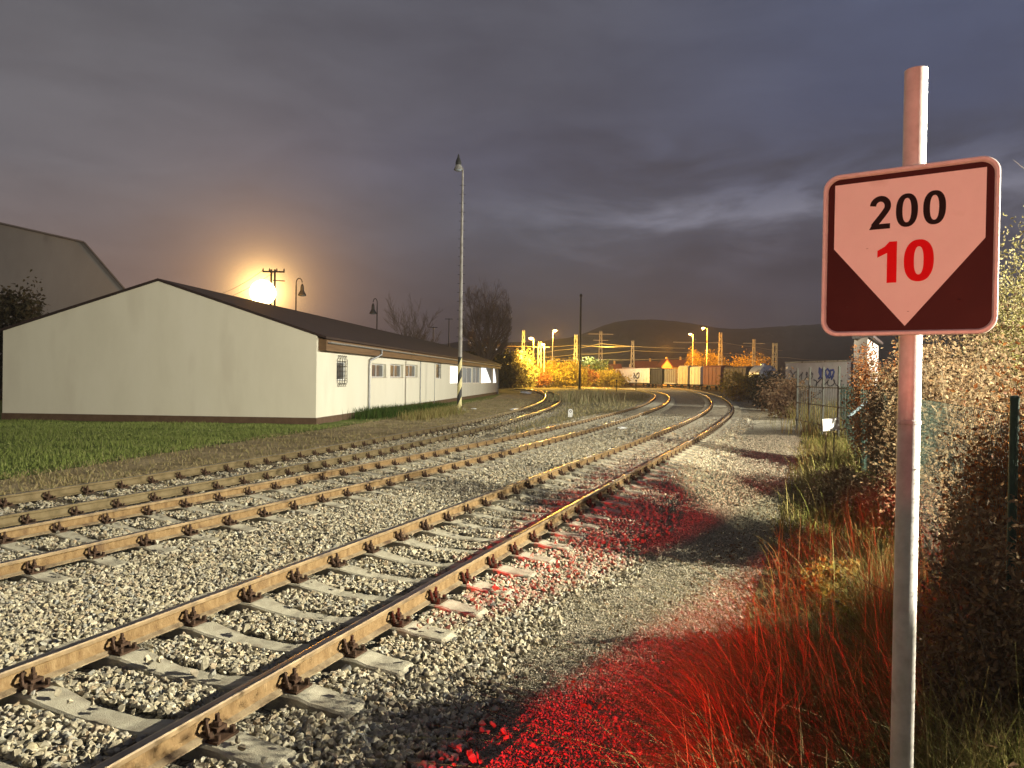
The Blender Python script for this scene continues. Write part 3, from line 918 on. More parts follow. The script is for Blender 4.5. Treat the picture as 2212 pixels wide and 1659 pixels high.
# thin bare twigs standing out of the tall pale shrub
b = MB()
bx, by = fx(9.0, 2.0), 9.0
root = thing("bare_sapling", "thin bare twigs reaching over the pale shrub into the sky", "sapling", (bx, by, -.06))
for i in range(9):
    e = Vector((bx + rng.normal(.2, .35), by + rng.normal(0, .3), rng.uniform(4.0, 5.2)))
    o = Vector((bx, by, 0)); pts = [o]
    for t in (.35, .6, .8, 1):
        q = o.lerp(e, t); pts.append(q + Vector(rng.normal(0, .06, 3)))
    b.poly(pts, [.016, .012, .008, .005, .0025], 4, False)
    for j in range(8):
        q = pts[2].lerp(pts[4], rng.random()); b.tube(q, q + Vector((rng.normal(0, .12), rng.normal(0, .12), rng.uniform(.05, .25))), .003, .001, 3, False)
b.build("twigs", MT["twig"], root)
# ------------------------------------------------------------------ sign
MT["galv"] = pm("galvanised_steel", [(0.44, 0.42, 0.39), (0.54, 0.52, 0.49), (0.62, 0.60, 0.57)], 14, 0.55, 0.08, 0.06, 90, spec=0.5, dirt=((0.2, 0.17, 0.14), 6, 0.66))
MT["sign_white"] = pm("sign_white_film", [(0.72, 0.70, 0.67), (0.78, 0.76, 0.73)], 5, 0.5, 0, 0.02, 30, spec=.1, dirt=((0.60, 0.56, 0.51), 5, 0.62))
MT["sign_black"] = pm("sign_black_film", [(0.045, 0.012, 0.012), (0.06, 0.016, 0.015)], 4, 0.5, 0, 0.03, 9, spec=0.08)
MT["sign_red"] = pm("sign_red_film", [(0.60, 0.006, 0.010), (0.66, 0.009, 0.013)], 6, 0.6, spec=.04)
MT["sign_ink"] = pm("sign_black_digits", [(0.015, 0.009, 0.009), (0.02, 0.013, 0.013)], 6, 0.6, spec=.05)
MT["sign_rim"] = pm("sign_rim_paint", [(0.55, 0.52, 0.5), (0.68, 0.65, 0.62)], 20, 0.5, 0.1)
SR, SL = at(2159, 534, 2.35), at(1777, 549, 2.65)
sx = Vector((SR.x - SL.x, SR.y - SL.y, 0)); SW = sx.length; sx.normalize()
SH = 0.592
sn = sx.cross(Vector((0, 0, 1)))
sc = (SR + SL) / 2
so_ = sc - sx * SW / 2 + Vector((0, 0, SH / 2))      # top left corner
PZ = lambda u, v, w_=0.0: so_ + sx * (u * SW) - Vector((0, 0, v * SH)) + sn * w_

post_xy = at(1971, 535, 2.5)
pp = sc - sn * 0.05
# keep the post under the pixel column it has in the photograph
tt = (post_xy - CAMP).normalized()
k_ = ((pp - CAMP).dot(sn)) / tt.dot(sn)
pp = CAMP + tt * k_
PR = 0.037
root = thing("distance_sign", "square signboard reading 200 and 10 on a galvanised tube in the verge grass", "sign", (pp.x, pp.y, -.1))
ztop = at(1982, 152, pp.y).z
b = MB()
b.tube((pp.x, pp.y, -.1), (pp.x, pp.y, ztop), PR, n=32, caps=False)
b.tube((pp.x, pp.y, ztop - .2), (pp.x, pp.y, ztop), PR - .004, n=32, caps=False)
nn_ = len(b.v)
ring = []
for k in range(32):
    a = 2 * math.pi * k / 32
    ring.append(Vector((pp.x + PR * math.cos(a), pp.y + PR * math.sin(a), ztop)))
inner = [Vector((pp.x + (PR - .004) * math.cos(2 * math.pi * k / 32), pp.y + (PR - .004) * math.sin(2 * math.pi * k / 32), ztop)) for k in range(32)]
b.add(ring + inner, [(k, (k + 1) % 32, 32 + (k + 1) % 32, 32 + k) for k in range(32)])
b.build("post", MT["galv"], root, smooth=True)
zc = at(1968, 912, pp.y).z
b = MB(); b.lathe((pp.x, pp.y, zc), [(PR + .0005, -.008), (PR + .0025, -.006), (PR + .0025, .006), (PR + .0005, .008)], 32)
b.build("collar", MT["galv"], root, smooth=True)
for dz in (-.17, .17):
    b = MB()
    b.lathe((pp.x, pp.y, sc.z + dz), [(PR + .001, -.018), (PR + .004, -.018), (PR + .004, .018), (PR + .001, .018)], 28)
    b.box(Vector((pp.x, pp.y, sc.z + dz)) + sn * (PR + .006), (.16, .012, .03), ax=(sx, sn, Vector((0, 0, 1))))
    b.build("clamp", MT["galv"], root)


def rounded(u0, v0, u1, v1, r, n=8):
    """rounded rectangle in metres from the sign's top left, clockwise"""
    pts = []
    for cx, cy, a0 in ((u1 - r, v0 + r, -90), (u1 - r, v1 - r, 0), (u0 + r, v1 - r, 90), (u0 + r, v0 + r, 180)):
        for i in range(n + 1):
            a = math.radians(a0 + 90 * i / n)
            pts.append((cx + r * math.cos(a), cy + r * math.sin(a)))
    return pts


def sp3(p, w_):
    return so_ + sx * p[0] - Vector((0, 0, p[1])) + sn * w_


b = MB(); b.prism([sp3(p, -.004) for p in rounded(.005, .005, SW - .005, SH - .005, .05)], sn * .004)
b.build("sign_panel", MT["sign_black"], root)
b = MB()
loops = []
for ins, w_ in ((0, -.012), (0, .008), (.003, .011), (.011, .011), (.015, .007), (.017, .0006)):
    loops.append([sp3(p, w_) for p in rounded(ins, ins, SW - ins, SH - ins, .056 - ins * .8)])
m = len(loops[0]); vs = [v for l in loops for v in l]
fs = [(i * m + k, i * m + (k + 1) % m, (i + 1) * m + (k + 1) % m, (i + 1) * m + k) for i in range(len(loops) - 1) for k in range(m)]
b.add(vs, fs); b.build("rim", MT["sign_rim"], root, smooth=True)
pent = [(.072, .062), (.928, .062), (.928, .458), (.503, .945), (.072, .458)]
b = MB(); b.prism([PZ(u, v, .0003) for u, v in pent], sn * .0008); b.build("white_field", MT["sign_white"], root)


def zero(wd, ht, st):
    vs = []; fs = []; n = 48
    for r_ in (0, 1):
        aw, ah = (wd / 2, ht / 2) if r_ == 0 else (wd / 2 - st, ht / 2 - st * .78)
        for k in range(n):
            a = 2 * math.pi * k / n; e = .86
            c, s = math.cos(a), math.sin(a)
            vs.append((wd / 2 + aw * math.copysign(abs(c) ** e, c), ht / 2 + ah * math.copysign(abs(s) ** e, s)))
    for k in range(n): fs.append((k, (k + 1) % n, n + (k + 1) % n, n + k))
    return vs, fs


def two(wd, ht, st):
    # centre line: bowl, then a sweep down to the foot
    cx, cy, r = wd / 2, ht * .70, wd / 2 - st / 2
    ry = ht * .30 - st * .42
    path = []
    for i in range(19):
        a = math.radians(176 - i * 11.2); path.append((cx + r * math.cos(a), cy + ry * math.sin(a)))
    x0, y0 = path[-1]
    for i in range(1, 9):
        t = i / 8; path.append((x0 + (st * .62 - x0) * t, y0 + (st * .55 - y0) * (t ** .92)))
    vs = []; fs = []
    for i, (x, y) in enumerate(path):
        a = path[max(i - 1, 0)]; c = path[min(i + 1, len(path) - 1)]
        dx, dy = c[0] - a[0], c[1] - a[1]; L_ = math.hypot(dx, dy)
        nx, ny = -dy / L_, dx / L_; hw = st * .5
        vs += [(x + nx * hw, y + ny * hw), (x - nx * hw, y - ny * hw)]
    for i in range(len(path) - 1): fs.append((2 * i, 2 * i + 1, 2 * i + 3, 2 * i + 2))
    return vs, fs


def one(wd, ht, st):
    P_ = [(wd - st, 0), (wd, 0), (wd, ht), (wd - st * .8, ht), (wd - st * 1.25, ht * .89), (0, ht * .80), (0, ht * .63), (wd - st, ht * .73)]
    return P_, [tuple(range(len(P_)))]


def glyph(b, gl, u, v, wd, ht, st, w_):
    """glyph with its lower left at (u, v) in metres from the sign's top left"""
    vs, fs = gl(wd, ht, st)
    n0 = len(b.v)
    b.add([sp3((u + x, v - y), w_) for x, y in vs], fs)


zh = .117; zw = .068; st = .0205; gap = .0155; tot = 3 * zw + 2 * gap
b = MB(); ux = SW * .502 - tot / 2; vb = SH * .358
glyph(b, two, ux, vb, zw, zh, st, .0018)
b.add([sp3(p, .0020) for p in ((ux - .001, vb), (ux + zw - .002, vb), (ux + zw - .002, vb - .0185), (ux + .008, vb - .0185))], [(0, 1, 2, 3)])
glyph(b, zero, ux + zw + gap, vb, zw, zh, st, .0018); glyph(b, zero, ux + 2 * (zw + gap), vb, zw, zh, st, .0018)
b.build("number", MT["sign_ink"], root)["label"] = "black number 200"
zh = .146; zw = .091; st = .031
b = MB(); vb = SH * .685; ux = SW * .497 - (.062 + .022 + zw) / 2
glyph(b, one, ux, vb, .062, zh, st, .0018); glyph(b, zero, ux + .062 + .022, vb, zw, zh, st, .0018)
b.build("number", MT["sign_red"], root)["label"] = "red number 10"
# dents and scratches on the panel
b = MB()
for u, v, r_ in ((.16, .82, .004), (.80, .80, .006), (.275, .47, .004), (.66, .88, .003), (.52, .86, .004)):
    b.lathe(PZ(u, v, .0012), [(r_, -.0004), (r_ * .7, .0006), (.0005, .001)], 8)
b.build("dents", MT["sign_rim"] if False else MT["sign_black"], root)

# ------------------------------------------------------------------ fence
MT["green_post"] = pm("green_post_paint", [(0.012, 0.036, 0.027), (0.02, 0.055, 0.04)], 12, .5, 0, .05, 60)
MT["wire"] = pm("green_wire", [(0.02, 0.04, 0.034), (0.045, 0.07, 0.06)], 30, .7, 0, spec=.1)
FY0, FY1 = -3.9, 33.0
flen = math.hypot(FY1 - FY0, .43 * (FY1 - FY0))
fd = Vector((.43, 1, 0)).normalized()
froot = thing("wire_fence", "green chain link fence on green posts running behind the verge grass", "fence", (FENCE(3.7), 3.7, -.06))
ys = [3.7 + 4.1 * i for i in range(-1, 8)]
for i, y in enumerate(ys):
    b = MB(); x = FENCE(y); hgt = 1.98
    b.tube((x, y, -.1), (x, y, hgt), .021, n=12)
    b.lathe((x, y, hgt), [(.023, -.01), (.023, .012), (.012, .02)], 12)
    if i in (4, 6): b.tube((x, y, 1.75), (x - fd.x * 1.3, y - fd.y * 1.3, 0), .018, n=8)
    b.build("fence_post", MT["green_post"], froot, smooth=True)
# chain link wires as thin three-sided bars, and four strain wires
V = []; F = []
hz0, hz1 = 0.02, 1.9
pit = .062
FN0 = Vector((FENCE(FY0), FY0, 0))
L_ = flen
for sgn in (1, -1):
    for u in np.arange(-2, L_, pit):
        a0 = max(u, 0); a1 = min(u + (hz1 - hz0), L_)
        if a1 <= a0: continue
        if sgn > 0: z0, z1 = hz0 + (a0 - u), hz0 + (a1 - u)
        else: z0, z1 = hz1 - (a0 - u), hz1 - (a1 - u)
        p0 = FN0 + fd * float(a0) + Vector((0, 0, float(z0))); p1 = FN0 + fd * float(a1) + Vector((0, 0, float(z1)))
        d = (p1 - p0).normalized(); nx = Vector((fd.y, -fd.x, 0)); ny = d.cross(nx)
        n0 = len(V); r_ = .001
        for p in (p0, p1):
            for k in range(3):
                a = 2 * math.pi * k / 3; V.append(tuple(p + nx * (r_ * math.cos(a) + .002 * sgn) + ny * (r_ * math.sin(a))))
        for k in range(3): F.append((n0 + k, n0 + (k + 1) % 3, n0 + 3 + (k + 1) % 3, n0 + 3 + k))
fast("wire_mesh", np.array(V), np.array(F), MT["wire"], froot)
b = MB()
for z in (.05, .65, 1.28, 1.9): b.tube(FN0 + Vector((0, 0, z)), FN0 + fd * L_ + Vector((0, 0, z)), .002, n=4)
b.build("strain_wires", MT["wire"], froot)

# closer palings of the gate panel further along
MT["panel_green"] = pm("weathered_green_bars", [(0.06, 0.07, 0.062), (0.12, 0.13, 0.115)], 10, .7, 0)
p0, p1 = at(1722, 870, 31), at(1850, 880, 24)
groot = thing("bar_fence", "grey green upright bar fence behind the tall dry grass, before the graffiti wall", "fence", (p0.x, p0.y, -.06))
for i in range(5):
    q = Vector((p0.x, p0.y, 0)).lerp(Vector((p1.x, p1.y, 0)), i / 4)
    b = MB(); b.bar(q + Vector((0, 0, -.1)), q + Vector((0, 0, 2.65)), .07); b.build("fence_post", MT["panel_green"], groot)
b = MB()
for i in range(27):
    q = Vector((p0.x, p0.y, 0)).lerp(Vector((p1.x, p1.y, 0)), i / 26)
    b.tube(q, q + Vector((0, 0, 1.95)), .012, n=5)
for z in (.4, 1.15, 1.85):
    b.bar((p0.x, p0.y, z), (p1.x, p1.y, z), .03, .04)
b.build("bars", MT["panel_green"], groot)
# curved pale lamp-like stalks above the fence
for px, py, Y in ((1828, 745, 26), (1812, 770, 27)):
    pass

# white board in the grass, two stays
MT["white_board"] = pm("white_plastic", [(0.74, 0.74, 0.74), (0.82, 0.82, 0.82)], 3, .5)
c = at(1795, 917, 17.5)
root = thing("white_board", "small white board standing tilted in the dry grass above the brown bramble", "board", (c.x, c.y, -.06))
b = MB(); R = Matrix.Rotation(math.radians(14), 3, 'Z') @ Matrix.Rotation(math.radians(-5), 3, 'Y')
b.box(c, (.48, .03, .30), rot=R); o = b.build("panel", MT["white_board"], root)
md = o.modifiers.new("bevel", "BEVEL"); md.width = .008; md.segments = 2
b = MB(); b.tube((c.x - .1, c.y + .04, -.1), (c.x - .1, c.y + .04, c.z + .05), .016, n=8); b.tube((c.x + .1, c.y + .04, -.1), (c.x + .1, c.y + .04, c.z + .05), .016, n=8)
b.build("stakes", MT["twig"], root)
MT["black_iron"] = pm("black_iron", [(0.008, 0.008, 0.008), (0.02, 0.018, 0.016)], 20, .6)
root = thing("leaning_stay", "thin black rod leaning in the dry grass with a ring at its top", "rod", ground(1717, 888, -.06))
b = MB(); q0 = ground(1717, 888, -.06); q1 = at(1772, 848, q0.y + .6); b.tube(q0, q1, .035, n=8); b.build("rod", MT["black_iron"], root)
b = MB(); rp = [q1 + Vector((.09 * math.cos(a), 0, .09 + .09 * math.sin(a))) for a in np.linspace(0, 2 * math.pi, 13)]; b.poly(rp, .03, 6); b.build("ring", MT["black_iron"], root)
root = thing("leaning_pipe", "blue grey pipe leaning among the brown shrubs below the fence", "pipe", at(1832, 902, 14.5))
b = MB(); b.tube(at(1832, 902, 14.5), at(1876, 864, 15.0), .03, n=10); b.build("pipe", pm("blue_grey_pipe", [(0.10, 0.14, 0.16), (0.16, 0.2, 0.22)], 8, .5), root)

# ------------------------------------------------------------------ white building
GZ = -0.08
P0 = ground(682, 917, GZ); PG = ground(5, 906, GZ); P1 = ground(1075, 851, GZ)
P0.z = PG.z = P1.z = 0
bs = (P1 - P0); BL = bs.length; bs.normalize()
bn = Vector((bs.y, -bs.x, 0))
bg = (PG - P0); BW = bg.length; bg.normalize()
EZ = at(688, 725, P0.y).z
d = ray(342, 607); gn = Vector((bg.y, -bg.x, 0)); AP = CAMP + d * ((P0 - CAMP).dot(gn) / d.dot(gn))
AU = (AP - P0).dot(bg); AZ = AP.z


def onwall(px, py, out=0.0):
    d = ray(px, py); p = CAMP + d * (((P0 + bn * out) - CAMP).dot(bn) / d.dot(bn))
    return (p - P0).dot(bs), p.z


def wp(a, z, out=0.0):
    return P0 + bs * a + bn * out + Vector((0, 0, z))


MT["render_wall"] = pm("cream_render", [(0.66, 0.62, 0.50), (0.70, 0.66, 0.535), (0.725, 0.685, 0.565)], .5, .9, 0, .12, 60, stretch=(1, 1, .35), dirt=((0.64, 0.595, 0.48), .7, .56), spec=.1)
MT["plinth"] = pm("brown_plinth", [(0.085, 0.05, 0.03), (0.13, 0.08, 0.048)], 3, .85, 0, .2, 40)
MT["roof"] = pm("brown_roof_sheet", [(0.022, 0.012, 0.010), (0.038, 0.021, 0.017)], 1.2, .75, 0, .3, 8, stretch=(1, 1, 1))
MT["wood"] = pm("brown_eaves_boards", [(0.10, 0.055, 0.025), (0.17, 0.10, 0.05)], 3, .7, 0, .2, 30, stretch=(1, .2, 6))
MT["zinc"] = pm("zinc_gutter", [(0.26, 0.26, 0.26), (0.38, 0.38, 0.38)], 4, .45, .5, 0, spec=.5)
MT["win_frame"] = pm("white_window_frame", [(0.66, 0.66, 0.64), (0.74, 0.74, 0.72)], 6, .5)
MT["glass_dark"] = pm("dark_window_glass", [(0.05, 0.055, 0.06), (0.10, 0.105, 0.11)], 2, .12, 0, spec=.6)
MT["glass_grey"] = pm("curtained_window_glass", [(0.22, 0.25, 0.28), (0.32, 0.36, 0.40)], 1.5, .7, 0, spec=.1, stretch=(1, 1, .2))
MT["lit"] = emit("lit_window", (1, .98, .95), 1.25)
MT["curtain"] = pm("grey_curtain", [(0.30, 0.32, 0.34), (0.42, 0.44, 0.45)], 6, .9, stretch=(1, 1, .1))

broot = thing("white_building", "long low cream rendered building with a brown pitched roof beside the lawn", "building", (P0.x, P0.y, GZ))


def win(px0, px1, pyt, pyb):
    a0, _ = onwall(px0, pyb); a1, _ = onwall(px1, pyb)
    pm_ = (px0 + px1) / 2
    _, zt = onwall(pm_, pyt); _, zb = onwall(pm_, pyb)
    return [a0, a1, zb, zt]


wins = [
    ("barred", win(727, 747, 781, 822)),
    ("small", win(803, 834, 786, 816)),
    ("small", win(843, 871, 787, 816)),
    ("small", win(876, 902, 788, 815)),
    ("narrow", win(942, 953, 785, 818)),
    ("lit", win(972, 997, 790, 829)),
    ("grey", win(999, 1019, 793, 828)),
    ("grey", win(1021, 1036, 793, 828)),
    ("litc", win(1039, 1062, 794, 828)),
    ("litc", win(1065, 1073, 795, 828)),
]
w_ = MB()
a = 0.0; zb_ = GZ - .05
q = lambda a0, a1, z0, z1, o0=0., o1=0.: w_.add([wp(a0, z0, o0), wp(a1, z0, o1), wp(a1, z1, o1), wp(a0, z1, o0)], [(0, 1, 2, 3)])
for kind_, (a0, a1, z0, z1) in wins:
    q(a, a0, zb_, EZ); q(a0, a1, zb_, z0); q(a0, a1, z1, EZ)
    dp = -.24
    w_.add([wp(a0, z0), wp(a0, z1), wp(a0, z1, dp), wp(a0, z0, dp)], [(0, 1, 2, 3)])
    w_.add([wp(a1, z0), wp(a1, z1), wp(a1, z1, dp), wp(a1, z0, dp)], [(0, 1, 2, 3)])
    w_.add([wp(a0, z0), wp(a1, z0), wp(a1, z0, dp), wp(a0, z0, dp)], [(0, 1, 2, 3)])
    w_.add([wp(a0, z1), wp(a1, z1), wp(a1, z1, dp), wp(a0, z1, dp)], [(0, 1, 2, 3)])
    a = a1
q(a, BL, zb_, EZ)
gp = lambda u, z, s_=0.: P0 + bg * u + bs * s_ + Vector((0, 0, z))
GABLE = [(0, zb_), (0, EZ), (AU, AZ), (BW, EZ), (BW, zb_)]
w_.add([gp(*p) for p in GABLE], [(0, 1, 2, 3, 4)])
w_.add([gp(*p, BL) for p in GABLE], [(4, 3, 2, 1, 0)])
w_.add([gp(BW, zb_), gp(BW, EZ), gp(BW, EZ, BL), gp(BW, zb_, BL)], [(0, 1, 2, 3)])
w_.build("wall", MT["render_wall"], broot, (P0.x, P0.y, 0))
b = MB(); PZH = .2
gnv = gn if gn.dot(CAMP - P0) > 0 else -gn
b.prism([gp(-.03, GZ - .1) + gnv * .03, gp(BW + .02, GZ - .1) + gnv * .03, gp(BW + .02, PZH) + gnv * .03, gp(-.03, PZH) + gnv * .03], -gnv * .027)
b.prism([wp(-.02, GZ - .1, .03), wp(BL, GZ - .1, .03), wp(BL, PZH, .03), wp(-.02, PZH, .03)], -bn * .027)
b.build("plinth", MT["plinth"], broot, (P0.x, P0.y, 0))
# roof: two slopes
sl = (AZ - EZ) / AU
OH = .42
b = MB(); th = .11
for sgn in (0, 1):
    if sgn == 0: A_ = (AU, AZ); E_ = (-OH, EZ - sl * OH)
    else: A_ = (AU, AZ); E_ = (BW + OH, EZ - (AZ - EZ) / (BW - AU) * OH)
    s0 = -.05
    sec = [gp(A_[0], A_[1] + .012, s0), gp(E_[0], E_[1] + .012, s0), gp(E_[0], E_[1] + th, s0), gp(A_[0], A_[1] + th, s0)]
    b.prism(sec, bs * (BL + .3))
rf = b.build("roof", MT["roof"], broot, (P0.x, P0.y, 0))
cut_e = E_ = (-OH, EZ - sl * OH)
# boxed eaves along the side wall
b = MB(); EB = onwall(755, 765)[1]
ez0 = EZ - .62; ez1 = EZ - .16
b.prism([wp(.18, ez0, .004), wp(.18, ez0, .36), wp(.18, ez1, .36), wp(.18, ez1 + .1, .004)], bs * (BL - .3))
b.build("eaves_box", MT["wood"], broot, (P0.x, P0.y, 0))
b = MB()
go = .44; gz = EZ - .24
prof = [(math.cos(t) * .075, math.sin(t) * .075) for t in np.linspace(math.pi, 2 * math.pi, 9)]
vs = []
for a_ in (.35, BL + .1):
    vs += [wp(a_, gz + z, go + x) for x, z in prof]
b.add(vs, [(i, i + 1, 9 + i + 1, 9 + i) for i in range(8)])
for a_ in np.arange(.6, BL, 1.2): b.box(wp(float(a_), gz + .005, go), (.03, .15, .01), ax=(bs, bn, Vector((0, 0, 1))))
b.build("gutter", MT["zinc"], broot, (P0.x, P0.y, 0))
ad, _ = onwall(797, 850, .06)
b = MB()
b.poly([wp(ad + .9, gz - .05, go), wp(ad + .9, gz - .3, go), wp(ad + .05, ez0 - .25, .09), wp(ad, ez0 - .5, .08), wp(ad, GZ, .08)], .055, 10)
for z in (.5, 1.5, 2.4): b.lathe(wp(ad, z, .08), [(.062, -.02), (.062, .02)], 10)
b.build("downpipe", MT["zinc"], broot, (P0.x, P0.y, 0), smooth=True)
for px, r_ in ((908, .035), (939, .02)):
    aa, _ = onwall(px, 830, .04); b = MB(); b.tube(wp(aa, GZ, .045), wp(aa, ez0, .045), r_, n=8); b.build("wall_pipe", MT["zinc"], broot, (P0.x, P0.y, 0))
ae, _ = onwall(1074, 830, .05)
b = MB(); b.tube(wp(BL - .4, GZ, .09), wp(BL - .4, gz, .09), .06, n=8); b.build("downpipe", MT["zinc"], broot, (P0.x, P0.y, 0))
AXW = (bs, bn, Vector((0, 0, 1)))
for kind_, (a0, a1, z0, z1) in wins:
    dep = {"small": -.2, "barred": -.1, "narrow": -.12}.get(kind_, -.08)
    fw = .06
    W0, W1 = a0 + .004, a1 - .004
    f_ = MB(); cm_ = (W0 + W1) / 2; zc_ = (z0 + z1) / 2
    f_.box(wp(W0 + fw / 2, zc_, dep), (fw, .06, z1 - z0 - .008), ax=AXW); f_.box(wp(W1 - fw / 2, zc_, dep), (fw, .06, z1 - z0 - .008), ax=AXW)
    f_.box(wp(cm_, z0 + .004 + fw / 2, dep), (W1 - W0 - 2 * fw, .06, fw), ax=AXW); f_.box(wp(cm_, z1 - .004 - fw / 2, dep), (W1 - W0 - 2 * fw, .06, fw), ax=AXW)
    if kind_ in ("small", "lit", "litc", "grey") and (a1 - a0) > 1.2:
        f_.box(wp(cm_, zc_, dep), (.05, .05, z1 - z0 - 2 * fw - .008), ax=AXW)
    fo = f_.build("window", MT["win_frame"], broot, (P0.x, P0.y, 0))
    p_ = MB(); p_.box(wp(cm_, zc_, dep - .012), (W1 - W0 - 2 * fw + .01, .012, z1 - z0 - 2 * fw), ax=AXW)
    mt_ = {"lit": MT["lit"], "litc": MT["lit"], "grey": MT["glass_grey"]}.get(kind_, MT["glass_dark"])
    po_ = p_.build("pane", mt_, fo, (P0.x, P0.y, 0))
    if kind_ in ("lit", "litc"): fo["label"] = "brightly lit window"
    if kind_ == "small":
        s_ = MB(); s_.box(wp(cm_, z0 + .012, -.08), (a1 - a0 - .01, .3, .02), ax=AXW); s_.build("sill", MT["zinc"], fo, (P0.x, P0.y, 0))
    if kind_ in ("litc", "grey"):
        c_ = MB(); zt_, zl = z1 - .07, z0 + .08
        if kind_ == "litc":
            c_.prism([wp(W0 + (W1 - W0) * .45, zt_, dep + .035), wp(W1 - .06, zt_, dep + .035), wp(W1 - .06, zl, dep + .035), wp(W1 - .1, zl, dep + .035)], bn * .01)
        else:
            c_.prism([wp(W0 + .07, zt_, dep + .035), wp(W0 + (W1 - W0) * .45, zt_, dep + .035), wp(W0 + (W1 - W0) * .3, zl + .5, dep + .035), wp(W0 + .07, zl, dep + .035)], bn * .01)
        c_.build("curtain", MT["curtain"], fo, (P0.x, P0.y, 0))
    if kind_ in ("barred", "narrow"):
        g_ = MB(); o_ = .05 if kind_ == "barred" else -.05
        ext = .12 if kind_ == "barred" else -.02
        nb = 5 if kind_ == "barred" else 3
        for i in range(nb):
            aa = a0 - ext * .3 + (a1 - a0 + ext * .6) * i / (nb - 1)
            g_.tube(wp(aa, z0 - ext, o_), wp(aa, z1 + ext, o_), .014, n=6)
        for z in np.linspace(z0, z1, 5): g_.bar(wp(a0 - ext * .3, float(z), o_), wp(a1 + ext * .3, float(z), o_), .02)
        if kind_ == "barred":
            for zz_ in (z0 - .2, z1 + .2):
                for i in range(5):
                    cc_ = a0 + (a1 - a0) * (i + .5) / 5
                    g_.poly([wp(cc_ + .08 * math.cos(t), zz_ + .08 * math.sin(t), o_) for t in np.linspace(0, 5.2, 9)], .013, 5)
            for aa in (a0, a1):
                for z in (z0 + .1, z1 - .1): g_.bar(wp(aa, z, o_), wp(aa, z, 0), .02)
        g_.build("grille", MT["black_iron"], fo, (P0.x, P0.y, 0))

MT["blade_weed"] = island_mat("tall_weed_blade", [(0.02, 0.045, 0.008), (0.035, 0.07, 0.012), (0.05, 0.09, 0.016), (0.07, 0.08, 0.02)], .85, .1, .2)
# weeds under the side wall
def weedy(name, label, pts, n, h, mat, w):
    P_ = []
    for _ in range(n):
        c = pts[rng.integers(len(pts))]
        P_.append((c[0] + rng.normal(0, c[2]), c[1] + rng.normal(0, c[3]), -.09))
    P_ = np.array(P_); m_ = len(P_)
    o = blades(name, P_, h * rng.uniform(.4, 1.15, m_), rng.uniform(0, 6.28, m_), rng.uniform(.1, .6, m_), np.full(m_, w) * rng.uniform(.7, 1.3, m_), mat, 3)
    return o


e = [ground(px, py, -.08) for px, py in ((815, 902), (840, 900), (865, 897), (890, 894), (915, 891), (940, 888), (962, 886))]
tag(weedy("tall_weeds", "", [(v.x - .5, v.y, .45, 1.0) for v in e], 4200, .62, MT["blade_weed"], .028), "dense tall green weeds against the side wall of the white building", "weeds")
e = [ground(px, py, -.08) for px, py in ((900, 905), (930, 900), (958, 895), (975, 892))]
tag(weedy("dry_weeds", "", [(v.x, v.y, .4, .9) for v in e], 2000, .5, MT["blade_dry"], .025), "dry straw weeds in front of the green ones by the striped mast", "weeds")
e = [ground(px, py, -.08) for px, py in ((1225, 868), (1245, 866), (1270, 864), (1290, 866))]
tag(weedy("reed_tuft", "", [(v.x, v.y, .9, 2.0) for v in e], 1500, 1.3, MT["blade_tan"], .06), "faded brown reeds standing on the weedy ground between the curving tracks", "weeds")

# ------------------------------------------------------------------ big grey hall far left
MT["hall"] = pm("stained_grey_sheeting", [(0.27, 0.24, 0.21), (0.34, 0.305, 0.27), (0.40, 0.36, 0.32)], .12, .9, 0, .3, 2, stretch=(1, 1, .4), dirt=((0.11, 0.09, 0.075), .25, .6))
MT["hall_edge"] = pm("grey_roof_edge", [(0.20, 0.165, 0.145), (0.27, 0.225, 0.20)], 1, .8)
HY = 72
pts = [at(-300, 415, HY), at(185, 525, HY), at(274, 628, HY), at(330, 720, HY)]
z0 = -.13
sec = [pts[1], pts[2], Vector((pts[3].x, HY, z0)), Vector((pts[0].x * 1.6, HY, z0)), Vector((pts[0].x * 1.6, HY, pts[2].z)), pts[0]]
root = thing("grey_hall", "big grey hall with a steep mansard gable rising behind the white building", "building", (pts[2].x, HY, z0))
b = MB(); b.prism(sec, (-17, 26, 0)); b.build("wall", MT["hall"], root)
b = MB()
for i, j in ((5, 0), (0, 1)):
    p, r_ = sec[i], sec[j]; up_ = Vector((r_ - p).normalized().cross(Vector((0, 1, 0))));
    if up_.z < 0: up_ = -up_
    b.prism([p + Vector((0, -.3, 0)), r_ + Vector((0, -.3, 0)), r_ + up_ * .14 + Vector((0, -.3, 0)), p + up_ * .14 + Vector((0, -.3, 0))], (-17, 26.6, 0))
b.build("roof", MT["hall_edge"], root)
c = at(62, 700, 52)
shrub("spiky dark shrub between the grey hall and the white gable roof", (c.x, c.y, 0), 1.2, 1.1, at(55, 634, 52).z, 1100, .14, MT["leaf_dark"], None, 30, low=.25)
c = at(20, 700, 50)
shrub("dark hedge bush at the left end of the white gable", (c.x, c.y, 0), 2.6, 1.6, at(20, 655, 50).z, 3000, .2, MT["leaf_dark"], None, 26, low=.2)
# ------------------------------------------------------------------ lights helper
def point(name, loc, power, col, radius=.1):
    l = bpy.data.lights.new(name, "POINT"); l.energy = power; l.color = col[:3]; l.shadow_soft_size = radius
    o = bpy.data.objects.new(name, l); COL.objects.link(o); o.location = loc
    return o


def spot(name, loc, target, power, col, angle, blend=.3, radius=.05):
    l = bpy.data.lights.new(name, "SPOT"); l.energy = power; l.color = col[:3]; l.shadow_soft_size = radius
    l.spot_size = math.radians(angle); l.spot_blend = blend
    o = bpy.data.objects.new(name, l); COL.objects.link(o); o.location = loc
    d = Vector(target) - Vector(loc)
    o.rotation_euler = d.to_track_quat("-Z", "Y").to_euler()
    return o


